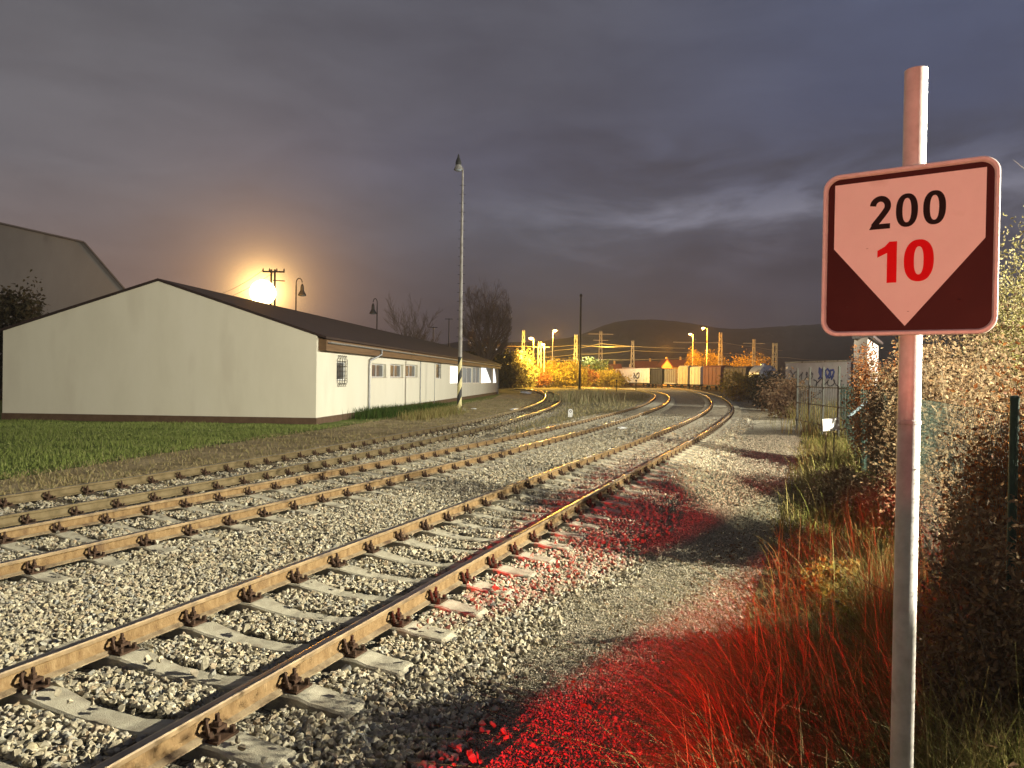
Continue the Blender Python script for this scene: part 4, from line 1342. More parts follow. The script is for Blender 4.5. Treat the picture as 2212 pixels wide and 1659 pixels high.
HAZE = .00028
AMBER = (1.0, .64, .10)
SODIUM = (1.0, .40, .035)
WARMW = (1.0, .90, .70)
MT["pole_grey"] = pm("grey_pole_paint", [(0.20, 0.19, 0.18), (0.32, 0.31, 0.29)], 3, .6, .3, 0)
MT["pole_dark"] = pm("dark_pole_paint", [(0.02, 0.018, 0.018), (0.035, 0.03, 0.03)], 3, .6)
MT["lamp_body"] = pm("lamp_housing", [(0.03, 0.03, 0.03), (0.06, 0.06, 0.055)], 6, .5, .3)
MT["lamp_shade"] = pm("enamel_shade", [(0.22, 0.21, 0.19), (0.32, 0.31, 0.28)], 6, .4, .1)
MT["sodium_lamp"] = emit("sodium_lamp_glow", (1.0, .72, .32), 9)
MT["flood"] = emit("floodlight_glow", (1.0, .80, .40), 11)

# the striped mast
m, nt, bsdf = base_mat("mast_paint_with_stripes")
L = nt.links.new
tc = N(nt, "ShaderNodeTexCoord"); sx_ = N(nt, "ShaderNodeSeparateXYZ"); L(tc.outputs["Object"], sx_.inputs[0])
nz = N(nt, "ShaderNodeTexNoise"); nz.inputs["Scale"].default_value = 2.5; nz.inputs["Detail"].default_value = 6; L(tc.outputs["Object"], nz.inputs["Vector"])
basec = ramp(nt, nz.outputs["Fac"], [(.35, (0.17, 0.155, 0.14)), (.65, (0.32, 0.30, 0.27))])
dg = N(nt, "ShaderNodeMath", operation="MULTIPLY_ADD"); L(sx_.outputs[0], dg.inputs[0]); dg.inputs[1].default_value = -2.2; L(sx_.outputs[2], dg.inputs[2])
fr = N(nt, "ShaderNodeMath", operation="MULTIPLY"); L(dg.outputs[0], fr.inputs[0]); fr.inputs[1].default_value = .82
fr2 = N(nt, "ShaderNodeMath", operation="FRACT"); L(fr.outputs[0], fr2.inputs[0])
gt = N(nt, "ShaderNodeMath", operation="GREATER_THAN"); L(fr2.outputs[0], gt.inputs[0]); gt.inputs[1].default_value = .5
st = N(nt, "ShaderNodeMix", data_type="RGBA"); L(gt.outputs[0], st.inputs[0]); st.inputs[6].default_value = (.62, .55, .26, 1); st.inputs[7].default_value = (.02, .02, .018, 1)
lo = N(nt, "ShaderNodeMath", operation="LESS_THAN"); L(sx_.outputs[2], lo.inputs[0]); lo.inputs[1].default_value = 3.35
mx = N(nt, "ShaderNodeMix", data_type="RGBA"); L(lo.outputs[0], mx.inputs[0]); L(basec, mx.inputs[6]); L(st.outputs[2], mx.inputs[7])
L(mx.outputs[2], bsdf.inputs["Base Color"]); bsdf.inputs["Roughness"].default_value = .6
MT["mast"] = m
mb = ground(992, 888, -.09)
root = thing("lamp_mast", "very tall pale lamp mast with yellow and black stripes round its foot", "lamp post", (mb.x, mb.y, -.09))
top = at(995, 368, mb.y).z
b = MB(); zs = np.linspace(-.1, top, 24)
b.poly([(mb.x, mb.y, z) for z in zs], [.15 - .095 * (z / top) for z in zs], 14)
b.build("pole", MT["mast"], root, (mb.x, mb.y, -.09), smooth=True)
b = MB()
for z in np.arange(4.5, top - .4, .55):
    b.tube((mb.x - .26 * (1 - .3 * z / top), mb.y, z), (mb.x + .26 * (1 - .3 * z / top), mb.y, z), .014, n=5)
b.build("step_irons", MT["pole_dark"], root)
b = MB(); hx = mb.x - .28
b.poly([(mb.x, mb.y, top - .2), (mb.x, mb.y, top + .12), (mb.x - .12, mb.y, top + .26), (hx, mb.y, top + .28)], .035, 6)
b.build("bracket", MT["pole_grey"], root)
b = MB(); b.lathe((hx, mb.y, top), [(.28, .02), (.27, .06), (.18, .28), (.17, .32)], 18); b.build("lamp_shade", MT["lamp_shade"], root)
b = MB(); b.lathe((hx, mb.y, top), [(.175, .32), (.18, .48), (.13, .66), (.07, .8), (.04, .95), (.02, 1.0)], 16); b.build("lamp_cap", MT["lamp_body"], root)
b = MB(); b.lathe((hx, mb.y, top), [(.25, .015), (.18, -.03), (.05, -.05)], 16); b.build("lens", MT["glass_grey"], root)
b = MB(); rr = random.Random(3)
for i in range(14):
    b.lathe((mb.x + rr.uniform(-.9, .3), mb.y + rr.uniform(-.5, .3), -.1), [(rr.uniform(.08, .2), 0), (rr.uniform(.05, .15), rr.uniform(.08, .2)), (.02, .22)], 6)
tag(b.build("rubble_heap", MT["stone"]), "small heap of pale rubble round the foot of the striped mast", "rubble")

# white marker stone and litter
mk = ground(1232, 901, -.09)
root = thing("marker_post", "little round topped white marker with a dark ring on the weedy ground", "marker post", tuple(mk))
b = MB(); wv = .13
prof = [(-wv, 0), (wv, 0), (wv, .32)] + [(wv * math.cos(t), .32 + wv * math.sin(t)) for t in np.linspace(.2, math.pi - .2, 9)] + [(-wv, .32)]
b.prism([mk + Vector((x, -.07, z)) for x, z in prof], (0, .16, 0)); b.build("stone", MT["white_board"], root)
b = MB()
for rr_, y_ in ((.07, -.0715),):
    n_ = 20; vs = []
    for r_ in (rr_, rr_ - .028):
        vs += [mk + Vector((r_ * math.cos(2 * math.pi * k / n_), y_, .32 + r_ * math.sin(2 * math.pi * k / n_))) for k in range(n_)]
    b.add(vs, [(k, (k + 1) % n_, n_ + (k + 1) % n_, n_ + k) for k in range(n_)])
b.build("ring_mark", MT["black_iron"], root)


def litter(px, py, s, label, z=.0):
    c = ground(px, py, z); bm = bmesh.new(); bmesh.ops.create_icosphere(bm, subdivisions=2, radius=1)
    for v in bm.verts: v.co *= rng.uniform(.7, 1.25); v.co.z *= .35; v.co.x *= 1.5
    for v in bm.verts: v.co = v.co * s
    me = bpy.data.meshes.new("plastic_scrap"); bm.to_mesh(me); bm.free(); me.materials.append(MT["white_board"])
    o = link(bpy.data.objects.new("plastic_scrap", me), None, (c.x, c.y, c.z + s * .3)); tag(o, label, "litter")


litter(1343, 926, .13, "white plastic scrap lying on the ballast between the two curving rusty tracks", .0)
litter(1112, 886, .2, "white scrap on the dirt inside the bend of the dull track", -.08)
litter(1136, 851, .5, "white scrap at the edge of the bend beyond the mast", -.08)
litter(1024, 884, .12, "pale scrap on the ground right beside the striped mast", -.08)


# ------------------------------------------------------------------ bare trees
def bare_tree(label, base, h, spread, n0, seed, levels=5, mat=None, tw=1.0, name="bare_tree", lean=0.0, group=None, up=.22, crown=None):
    R = random.Random(seed)
    root = thing(name, label, "tree", base, group)
    trunk = MB(); br = MB()
    base = Vector(base)

    def grow(p, d, L_, r, lev):
        segs = 4; pts = [p]; rad = [r]
        for i in range(segs):
            d = (d + Vector((R.gauss(0, .10), R.gauss(0, .10), R.gauss(.02, .05)))).normalized()
            p = p + d * (L_ / segs)
            if crown and lev > 0 and ((p.x - base.x) ** 2 + (p.y - base.y) ** 2) / crown[0] ** 2 + ((p.z - crown[1]) / crown[2]) ** 2 > 1.0 + R.uniform(-.12, .12): break
            pts.append(p); rad.append(max(r * (1 - .5 * (i + 1) / segs), .006 * tw))
        if len(pts) < 2: return
        (trunk if lev == 0 else br).poly(pts, rad, 7 if lev == 0 else 3, False)
        if lev >= levels: return
        k = (n0 if lev == 0 else R.choice((3, 4, 4, 5)))
        for i in range(k):
            t = R.uniform(.3 if lev else .32, 1.0); sg = len(pts) - 1; j = min(int(t * sg), sg - 1)
            q = pts[j].lerp(pts[j + 1], t * sg - j)
            ax = Vector((R.gauss(0, 1), R.gauss(0, 1), R.gauss(.15, .4)))
            nd = (d * R.uniform(.8, 1.4) + ax.normalized() * spread * R.uniform(.6, 1.2) + Vector((0, 0, up))).normalized()
            grow(q, nd, L_ * R.uniform(.42, .72) if lev else h * R.uniform(.26, .46), max(rad[j] * R.uniform(.4, .6), .008 * tw), lev + 1)
        grow(pts[-1], (d + Vector((R.gauss(0, .15), R.gauss(0, .15), .2))).normalized(), L_ * .62, rad[-1], lev + 1)
    grow(base, Vector((lean, 0, 1)).normalized(), h * .42, h * .022, 0)
    trunk.build("trunk", MT["bark"], root)
    br.build("crown", mat or MT["bark"], root)
    return root


c = at(1049, 790, 112); HT = at(1050, 585, 112).z
bare_tree("big bare tree with a dense twig crown behind the far end of the white building", (c.x, c.y, -.13), HT * .95, 1.15, 17, 4, 5, tw=1.15, up=.05, crown=(4.1, HT * .60, HT * .41))
c = at(892, 770, 95)
bare_tree("small bare tree showing above the brown roof of the white building", (c.x, c.y, -.13), at(890, 668, 95).z * .92, .85, 10, 9, 4, tw=2.2, up=.14)
c = at(1098, 782, 150)
shrub("dark evergreen mass under the big bare tree", (c.x, c.y, -.13), 3.8, 3.4, 6.3, 5200, .5, MT["leaf_dark"], None, 44, name="evergreen", cat="tree")
c = at(1030, 790, 150)
shrub("dark ivy thicket left of the big bare tree trunk", (c.x, c.y, -.13), 5, 4, 7, 5200, .5, MT["leaf_dark"], None, 40, name="thicket")


# ------------------------------------------------------------------ bell lamps over the roof
def bell_lamp(label, px_pole, py_top, px_head, Y, group="bell lamps rising over the brown roof", mirror=1):
    p = at(px_pole, py_top, Y); hd = at(px_head, py_top + 8, Y)
    root = thing("bell_lamp", label, "lamp post", (p.x, p.y, -.13), group)
    b = MB(); zt = p.z; dx = hd.x - p.x
    arc = [(p.x, Y, -.13), (p.x, Y, zt - .9)]
    for t in np.linspace(math.pi, 0.15, 9): arc.append((p.x + dx / 2 + dx / 2 * math.cos(t), Y, zt - .5 + .5 * math.sin(t)))
    b.poly(arc, [.09, .07] + [.05] * 9, 8); b.build("pole", MT["pole_dark"], root)
    b = MB(); b.lathe((hd.x, Y, zt - 1.75), [(.42, 0), (.40, .12), (.2, .5), (.16, .95), (.06, 1.2)], 12); b.build("lamp_head", MT["lamp_body"], root)
    b = MB(); b.lathe((hd.x, Y, zt - 1.75), [(.38, -.002), (.2, -.06), (.03, -.08)], 12); b.build("lens", MT["glass_grey"], root)


bell_lamp("unlit bell lamp on a swan neck next to the glaring floodlight", 640, 601, 653, 72)
bell_lamp("unlit slim swan neck lamp above the middle of the brown roof", 815, 645, 806, 82)

# glaring floodlight and the crossbar pole behind it
fl = at(568, 632, 66)
root = thing("floodlight", "glaring yellow white floodlight just above the brown roof ridge", "lamp", (fl.x, fl.y, -.13))
b = MB(); b.tube((fl.x, fl.y, -.13), (fl.x, fl.y, fl.z - .9), .12, .08, 10); b.build("pole", MT["pole_dark"], root)
bm = bmesh.new(); bmesh.ops.create_uvsphere(bm, u_segments=32, v_segments=20, radius=1.16)  # sphere widened to take in the lamp's glare
me = bpy.data.meshes.new("glare_globe"); bm.to_mesh(me); bm.free(); me.materials.append(MT["flood"]); me.shade_smooth()
link(bpy.data.objects.new("glare_globe", me), root, (fl.x, fl.y, fl.z))
lp = point("floodlight_lamp", (fl.x, fl.y, fl.z + 1.3), 5000, SODIUM, .5)
P_ = at(590, 582, 78)
root = thing("power_pole", "dark timber power pole with a crossbar beside the floodlight", "power pole", (P_.x, P_.y, -.13))
b = MB(); w2 = .32
b.tube((P_.x - w2, 78, -.1), (P_.x - w2 * .6, 78, P_.z), .11, n=6); b.tube((P_.x + w2, 78, -.1), (P_.x + w2 * .6, 78, P_.z), .11, n=6); b.build("poles", MT["pole_dark"], root)
b = MB(); b.bar((P_.x - 1.15, 78, P_.z - .25), (P_.x + 1.25, 78, P_.z - .25), .16); b.bar((P_.x, 78, P_.z - 1.2), (P_.x + 1.3, 78, P_.z - 1.25), .1); b.build("crossbar", MT["pole_dark"], root)
b = MB()
for dx in (-1.1, -.4, .4, 1.2): b.lathe((P_.x + dx, 78, P_.z - .18), [(.07, 0), (.09, .12), (.04, .3)], 8)
b.build("insulators", MT["lamp_body"], root)
b = MB()
for dx, py in ((-1.1, 640), (.4, 655)):
    a_ = Vector((P_.x + dx, 78, P_.z - .1)); e_ = at(440, py, 130); pts = [a_.lerp(e_, t) - Vector((0, 0, 3.2 * t * (1 - t))) for t in np.linspace(0, 1, 14)]
    b.poly(pts, .025, 3)
for dx in ():
    a_ = Vector((P_.x + dx, 78, P_.z - .1)); e_ = at(985, 690, 190); pts = [a_.lerp(e_, t) - Vector((0, 0, 4 * t * (1 - t))) for t in np.linspace(0, 1, 16)]
    b.poly(pts, .03, 3)
b.build("wires", MT["pole_dark"], root)
for px, py, Y, lb in ((936, 706, 120, "thin aerial stub far behind the roof"), (970, 688, 130, "dark slender post left of the striped mast behind the roof")):
    t = at(px, py, Y); o = MB(); o.tube((t.x, Y, -.1), (t.x, Y, t.z), .12, .07, 6); o.bar((t.x - .7, Y, t.z - .1), (t.x + .7, Y, t.z - .1), .1)
    tag(o.build("aerial_post", MT["pole_dark"], None, (t.x, Y, -.1)), lb, "post")

# ------------------------------------------------------------------ yard: masts, lamps, wires
MT["lattice"] = pm("mast_steel", [(0.48, 0.44, 0.36), (0.62, 0.57, 0.46)], 2, .7, 0)


def lattice(label, px, pyt, Y, wb=.9, wt=.45, arm=None, zb=-.13, group="lattice catenary masts in the lit yard"):
    t = at(px, pyt, Y); H = t.z - zb
    root = thing("catenary_mast", label, "mast", (t.x, Y, zb), group)
    b = MB(); n = max(6, int(H / 1.5))
    def corner(i, f):
        w = (wb + (wt - wb) * f) / 2
        sx2, sy2 = ((-1, -1), (1, -1), (1, 1), (-1, 1))[i]
        return Vector((t.x + sx2 * w, Y + sy2 * w, zb + H * f))
    for i in range(4): b.bar(corner(i, 0), corner(i, 1), .14)
    for s in range(n):
        for i in range(4):
            j = (i + 1) % 4
            p, q_ = (corner(i, s / n), corner(j, (s + 1) / n)) if s % 2 == 0 else (corner(j, s / n), corner(i, (s + 1) / n))
            b.bar(p, q_, .11)
    b.build("lattice_column", MT["lattice"], root)
    if arm:
        b = MB()
        for x0_, x1_, dz in arm:
            b = MB(); b.bar((t.x + x0_, Y, t.z + dz), (t.x + x1_, Y, t.z + dz), .16); b.build("cross_arm", MT["lattice"], root)
    return root


def yard_lamp(label, px, pyt, Y, head_px, power=0, both=False, group="lit yard lamps far along the tracks", zb=-.13, hr=.55, dz_light=-1.2):
    t = at(px, pyt, Y); h = at(head_px, pyt, Y)
    root = thing("yard_lamp", label, "street lamp", (t.x, Y, zb), group)
    b = MB(); b.tube((t.x, Y, zb), (t.x, Y, t.z), .17, .1, 8); b.bar((t.x, Y, t.z - .1), (h.x, Y, t.z + .15), .12); b.build("pole", MT["lattice"], root)
    b = MB(); b.lathe((h.x, Y, t.z), [(hr * .35, -hr * .55), (hr, -hr * .15), (hr * .9, hr * .3), (hr * .3, hr * .5)], 12); b.build("lamp_head", MT["sodium_lamp"], root)
    if power: point("yard_point", (h.x, Y - .2, t.z - hr - .35), power, SODIUM, .3)
    return root


lattice("lattice mast nearest the white building, brightly lit at its foot", 1131, 714, 165, 1.1, .4)
yard_lamp("twin looking lamp between the two left lattice masts", 1153, 731, 170, 1147, 9000)
lattice("short lattice mast with a small bracket and lit zigzag bracing", 1166, 738, 160, .85, .6, [(-1.5, 2.2, -1.2)])
yard_lamp("small lamp on the bracket side of the short lattice mast", 1176, 744, 158, 1173, 4000, hr=.4)
yard_lamp("high amber lamp with a long glow over the orange bushes", 1194, 714, 200, 1199, 22000)
lattice("lattice mast standing beside the thin dark pole", 1244, 723, 175, .85, .55)
lattice("tall grey lattice mast with a wide cross arm on top", 1298, 715, 230, 1.6, .6, [(-4, 4, -1), (-2.4, 2.4, -3)])
lattice("single grey mast left of the orange house roof", 1367, 736, 210, 1.3, .5)
yard_lamp("left one of the two lamps over the freight wagons", 1497, 722, 235, 1491, 9000)
yard_lamp("right and taller one of the two lamps over the freight wagons", 1528, 709, 235, 1519, 9000)
r_ = lattice("portal mast with a long horizontal arm reaching to the lamps", 1557, 718, 225, 1.2, .7, [(-15, 0, -3.3)])
lattice("rusty double armed mast above the amber tree tops", 1629, 733, 215, .9, .55, [(-3.2, 3.2, -1.2), (-2, 4.2, -6.2)])
lattice("dull grey mast between the amber tree tops and the graffiti wall", 1674, 741, 190, 1.1, .9)
# extra amber lights added over the shrubs, without fixtures
for px, py, Y, pw in ((1132, 800, 150, 16000), (1180, 800, 150, 20000), (1235, 800, 156, 16000), (1315, 800, 172, 13000)):
    c = at(px, py, Y); point("yard_point", (c.x, Y, 6.5), pw, AMBER, .4)
tp = at(1255, 641, 138)
root = thing("dark_pole", "thin black pole standing alone before the orange lit shrubs", "pole", (tp.x, 138, -.13))
b = MB(); b.tube((tp.x, 138, -.2), (tp.x, 138, tp.z), .24, .16, 8); b.build("shaft", MT["pole_dark"], root)
b = MB(); b.lathe((tp.x, 138, tp.z), [(.2, 0), (.26, .05), (.26, .35), (.05, .6)], 8); b.build("cap", MT["pole_dark"], root)
wl = [((1040, 742), (1131, 748), (1244, 745), (1367, 748)), ((1131, 765), (1200, 757), (1298, 742), (1480, 752)), ((1131, 773), (1244, 765), (1367, 757), (1557, 760)), ((1150, 776), (1244, 777), (1300, 777), (1500, 772)), ((1460, 740), (1557, 738), (1629, 748), (1690, 757)), ((1557, 762), (1629, 765), (1700, 772), (1790, 778))]
MT["wire_lit"] = pm("bare_copper_wire", [(0.35, 0.28, 0.18), (0.45, 0.36, 0.24)], 3, .5, .3)
for i, pl in enumerate(wl):
    b = MB(); pts = []
    for j in range(len(pl) - 1):
        p, q_ = at(*pl[j], 172 + i * 5), at(*pl[j + 1], 172 + i * 5)
        for t in np.linspace(0, 1, 7)[:-1]: pts.append(p.lerp(q_, t) - Vector((0, 0, 1.1 * t * (1 - t))))
    pts.append(at(*pl[-1], 172 + i * 5))
    b.poly(pts, .06, 4)
    tag(b.build("overhead_wire", MT["wire_lit"]), "overhead wire strung between the yard masts", "wire", "overhead wires of the yard")

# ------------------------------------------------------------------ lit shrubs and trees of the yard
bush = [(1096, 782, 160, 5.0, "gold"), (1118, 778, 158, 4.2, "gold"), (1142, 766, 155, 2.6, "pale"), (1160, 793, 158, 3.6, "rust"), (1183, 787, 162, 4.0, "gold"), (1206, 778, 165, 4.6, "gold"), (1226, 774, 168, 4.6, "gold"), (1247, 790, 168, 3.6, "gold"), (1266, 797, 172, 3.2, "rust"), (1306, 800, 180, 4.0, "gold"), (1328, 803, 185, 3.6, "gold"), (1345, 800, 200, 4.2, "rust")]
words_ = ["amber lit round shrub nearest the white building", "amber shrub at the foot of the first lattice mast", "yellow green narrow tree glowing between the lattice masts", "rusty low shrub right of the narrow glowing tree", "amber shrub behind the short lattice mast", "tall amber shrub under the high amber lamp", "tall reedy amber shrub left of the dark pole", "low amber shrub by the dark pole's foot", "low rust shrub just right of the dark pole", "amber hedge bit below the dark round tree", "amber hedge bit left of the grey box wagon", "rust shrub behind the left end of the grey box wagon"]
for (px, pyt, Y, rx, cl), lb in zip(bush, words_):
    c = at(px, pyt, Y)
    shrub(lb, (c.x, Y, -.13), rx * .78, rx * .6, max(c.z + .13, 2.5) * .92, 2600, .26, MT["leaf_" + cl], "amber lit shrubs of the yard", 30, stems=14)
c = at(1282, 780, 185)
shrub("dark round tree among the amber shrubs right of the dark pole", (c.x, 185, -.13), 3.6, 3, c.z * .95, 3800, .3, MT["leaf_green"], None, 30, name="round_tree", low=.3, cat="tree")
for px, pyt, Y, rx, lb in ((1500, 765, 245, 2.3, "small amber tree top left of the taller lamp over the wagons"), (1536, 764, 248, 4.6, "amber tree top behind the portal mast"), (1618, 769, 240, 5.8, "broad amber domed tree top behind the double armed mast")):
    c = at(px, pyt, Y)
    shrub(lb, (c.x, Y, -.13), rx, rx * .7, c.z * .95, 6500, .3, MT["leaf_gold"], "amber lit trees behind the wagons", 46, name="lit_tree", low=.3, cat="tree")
    point("yard_point", (c.x, Y - 11, c.z + 1.0), 11000, SODIUM, .5)  # extra light added to brighten the amber tree, no lamp built here

# dark shrubs before the wagons and at the gravel's far edge
for px, pyt, Y, rx, cl, lb in ((1592, 808, 74, 1.6, "gold", "olive shrub before the dark red wagon"), (1618, 812, 78, 1.8, "dark", "dark shrub right of the olive shrub"), (1660, 806, 62, 1.9, "dark", "dark shrub left of the graffiti wall"), (1690, 818, 50, 1.6, "brown", "brown bramble at the far end of the gravel path"), (1672, 846, 56, 1.5, "dark", "low dark bramble under the dark shrub"), (1716, 838, 42, 1.2, "brown", "brown reeds below the graffiti wall")):
    c = at(px, pyt, Y)
    shrub(lb, (c.x, Y, -.1), rx, rx * .8, max(c.z + .1, .9), 2600, .12, MT["leaf_" + cl], "dark shrubs beyond the gravel path", 26)
# dry reeds in front of the wall
e = [(VERGE(y) + 1.2 + u, y, .9, 1.6) for y in (28, 32, 36, 40, 44) for u in (0, 1.6, 3.0)]
tag(weedy("tall_reeds", "", e, 5200, 1.35, MT["blade_dry"], .022), "tall dry reeds at the far end of the verge before the graffiti wall", "reeds")

# ------------------------------------------------------------------ graffiti wall and pale house behind the hedge
MT["wall_white"] = pm("dirty_white_wall", [(0.45, 0.45, 0.43), (0.58, 0.58, 0.56)], .8, .9, 0, .1, 20, dirt=((.3, .3, .28), 1.2, .6))
MT["spray_blue"] = pm("blue_spray_paint", [(0.04, 0.06, 0.22), (0.07, 0.1, 0.32)], 5, .7)
MT["spray_grey"] = pm("black_spray_paint", [(0.04, 0.04, 0.045), (0.09, 0.09, 0.1)], 5, .7)
p0, p1 = at(1697, 785, 60), at(1830, 785, 52)
root = thing("graffiti_wall", "long dirty white wall with blue and black spray scribbles behind the reeds", "wall", (p0.x, p0.y, -.1))
wd_ = Vector((p1.x - p0.x, p1.y - p0.y, 0)); wl_ = wd_.length; wd_.normalize(); wn_ = Vector((wd_.y, -wd_.x, 0))
if wn_.y > 0: wn_ = -wn_
zt = p0.z
b = MB(); b.prism([Vector((p0.x, p0.y, -.1)), Vector((p1.x, p1.y, -.1)), Vector((p1.x, p1.y, zt)), Vector((p0.x, p0.y, zt))], -wn_ * .3); b.build("wall", MT["wall_white"], root)
b = MB(); b.prism([Vector((p0.x, p0.y, zt)) + wn_ * .08, Vector((p1.x, p1.y, zt)) + wn_ * .08, Vector((p1.x, p1.y, zt + .12)) + wn_ * .08, Vector((p0.x, p0.y, zt + .12)) + wn_ * .08], -wn_ * .5); b.build("coping", MT["concrete"], root)


def scrawl(u0, u1, z0, z1, seed, mat, r_, nm):
    R = random.Random(seed); pts = []
    n_ = 26
    for i in range(n_):
        t = i / (n_ - 1)
        pts.append(Vector((p0.x, p0.y, 0)) + wd_ * (u0 + (u1 - u0) * t + .25 * math.sin(t * 31)) + wn_ * .015 + Vector((0, 0, z0 + (z1 - z0) * (.5 + .5 * math.sin(t * 26 + seed) * R.uniform(.5, 1)))))
    b = MB(); b.poly(pts, r_, 4); return b.build(nm, mat, root)


scrawl(wl_ * .1, wl_ * .5, zt - 1.5, zt - .6, 2, MT["spray_grey"], .05, "scribble")
scrawl(wl_ * .58, wl_ * .82, zt - 1.4, zt - .4, 5, MT["spray_blue"], .09, "scribble")
scrawl(wl_ * .5, wl_ * .95, zt - 2.0, zt - 1.2, 8, MT["spray_grey"], .05, "scribble")
p0, p1 = at(1845, 733, 40), at(1874, 733, 38)
root = thing("pale_house", "pale plain house corner just showing above the brown hedge under the sign", "house", (p0.x, p0.y, -.1))
b = MB(); b.prism([Vector((p0.x, p0.y, -.1)), Vector((p1.x, p1.y, -.1)), Vector((p1.x, p1.y, p0.z)), Vector((p0.x, p0.y, p0.z))], (4.2, 7, 0)); b.build("wall", MT["hall"], root)
b = MB(); b.prism([Vector((p0.x - .2, p0.y - .2, p0.z)), Vector((p1.x + .2, p1.y - .2, p0.z)), Vector((p1.x + .2, p1.y - .2, p0.z + .15)), Vector((p0.x - .2, p0.y - .2, p0.z + .15))], (4.4, 7.4, 0)); b.build("roof", MT["roof"], root)

# ------------------------------------------------------------------ freight wagons
MT["wag_grey"] = pm("grey_wagon_paint", [(0.42, 0.41, 0.40), (0.52, 0.51, 0.50)], .6, .7, 0, .1, 3, dirt=((.33, .3, .27), .7, .6))
MT["wag_black"] = pm("black_wagon_end", [(0.008, 0.008, 0.008), (0.02, 0.018, 0.018)], 1, .7)
MT["wag_pale"] = pm("pale_wagon_paint", [(0.30, 0.25, 0.19), (0.40, 0.34, 0.26)], .8, .7)
MT["wag_red"] = pm("dark_red_wagon_paint", [(0.11, 0.03, 0.02), (0.16, 0.045, 0.03)], .8, .7)
MT["wag_dark"] = pm("dark_brown_wagon_paint", [(0.05, 0.035, 0.03), (0.085, 0.06, 0.05)], .8, .7)
MT["wag_tank"] = pm("silver_tank_paint", [(0.40, 0.41, 0.43), (0.52, 0.53, 0.56)], 1, .35, .5)
TA, TB = at(1338, 833, 205), at(1672, 850, 128)
TA.z = TB.z = 0
td = (TB - TA).normalized(); tn = Vector((td.y, -td.x, 0))
if tn.x > 0: tn = -tn            # towards the tracks


def on_line(px):
    d = ray(px, 830); n_ = Vector((-td.y, td.x, 0))
    k = (TA - CAMP).dot(n_) / d.dot(n_); p = CAMP + d * k
    return (p - TA).dot(td)


def wagon(label, px0, px1, pyt, kind_, mat, extra=None):
    a0, a1 = on_line(px0), on_line(px1) - .7
    pm_ = TA + td * ((a0 + a1) / 2)
    zt = at((px0 + px1) / 2, pyt, pm_.y).z
    root = thing("freight_wagon", label, "wagon", (pm_.x, pm_.y, 0), "freight wagons standing beyond the curve")
    Wd = 1.45; fl_ = 1.15
    T = lambda a, w2, z: TA + td * a + tn * w2 + Vector((0, 0, z))
    b = MB(); AX = (td, tn, Vector((0, 0, 1))); L_ = a1 - a0
    b.box(T((a0 + a1) / 2, 0, fl_ - .12), (L_, 2 * Wd, .22), ax=AX)
    for a in (a0 - .3, a1 + .3):
        for s in (-.9, .9): b.tube(T(a, s, fl_ - .1), T(a + .001 + (.3 if a < a0 else -.3), s, fl_ - .1), .2, n=8)
    b.build("underframe", MT["wag_black"], root)
    nw = 2 if L_ < 11 else 4
    offs = ([.22, .78] if nw == 2 else [.12, .22, .78, .88])
    for f in offs:
        b = MB(); c_ = a0 + L_ * f
        for s in (-.76, .76): b.tube(T(c_, s - .07, .47), T(c_, s + .07, .47), .46, n=16)
        b.tube(T(c_, -.8, .47), T(c_, .8, .47), .08, n=8)
        b.build("wheelset", MT["wag_black"], root)
    b = MB()
    if kind_ == "box":
        prof = [(-Wd, fl_), (Wd, fl_), (Wd, zt - .35), (Wd * .75, zt), (-Wd * .75, zt), (-Wd, zt - .35)]
        b.prism([T(a0, w2, z) for w2, z in prof], td * L_)
        for i in range(int(L_ / 1.6)):
            for s in (-1, 1): b.box(T(a0 + .8 + i * 1.6, s * (Wd + .03), (fl_ + zt - .35) / 2), (.1, .06, zt - .4 - fl_), ax=AX)
        b.build("body", mat, root)
        if extra == "black_end":
            e = MB(); e.box(T(a1 + .03, 0, (fl_ + zt - .3) / 2), (.05, 2 * Wd - .02, zt - fl_ - .4), ax=AX); e.build("end_wall", MT["wag_black"], root)
            e = MB(); e.lathe(T(a1 + .1, .2, (fl_ + zt) / 2), [(.3, -.5), (.35, .0), (.3, .5)], 8); e.build("end_plate", MT["white_board"], root)
        if extra == "spray":
            e = MB(); e.box(T(a1 + .03, 0, (fl_ + zt - .1) / 2), (.05, 2 * Wd - .02, zt - fl_ - .15), ax=AX); e.build("end_wall", MT["wag_black"], root)
            e = MB(); c0 = T(a0 + L_ * .66, Wd + .08, (fl_ + zt) / 2)
            pts = [c0 + td * (1.9 * math.sin(t * 1.3)) + Vector((0, 0, .75 * math.sin(t * 2.1 + .5))) for t in np.linspace(0, 9, 40)]
            e.poly(pts, .13, 4); e.build("scribble", MT["spray_grey"], root)
    elif kind_ == "stakes":
        b.box(T((a0 + a1) / 2, 0, fl_ + .08), (L_, 2 * Wd, .16), ax=AX); b.build("floor", mat, root)
        for i in range(6):
            for s in (-1, 1):
                e = MB(); e.bar(T(a0 + L_ * (i + .5) / 6, s * Wd * .96, fl_), T(a0 + L_ * (i + .5) / 6, s * Wd * .96, zt), .16); e.build("stake", mat, root)
        e = MB(); e.box(T(a0 + .2, 0, (fl_ + zt) / 2), (.12, 2 * Wd * .9, zt - fl_ - .2), ax=AX); e.build("end_wall", MT["wag_pale"], root)
    elif kind_ == "tank":
        r_ = (zt - fl_ - .1) / 2
        b.poly([T(a0 + .2, 0, fl_ + r_), T(a0 + .6, 0, fl_ + r_), T(a1 - .6, 0, fl_ + r_), T(a1 - .2, 0, fl_ + r_)], [r_ * .75, r_, r_, r_ * .75], 24); b.build("tank", mat, root, smooth=True)
        e = MB(); e.lathe(T((a0 + a1) / 2, 0, zt - .15), [(.5, 0), (.5, .3), (.3, .4)], 12); e.build("dome", mat, root)
    return root


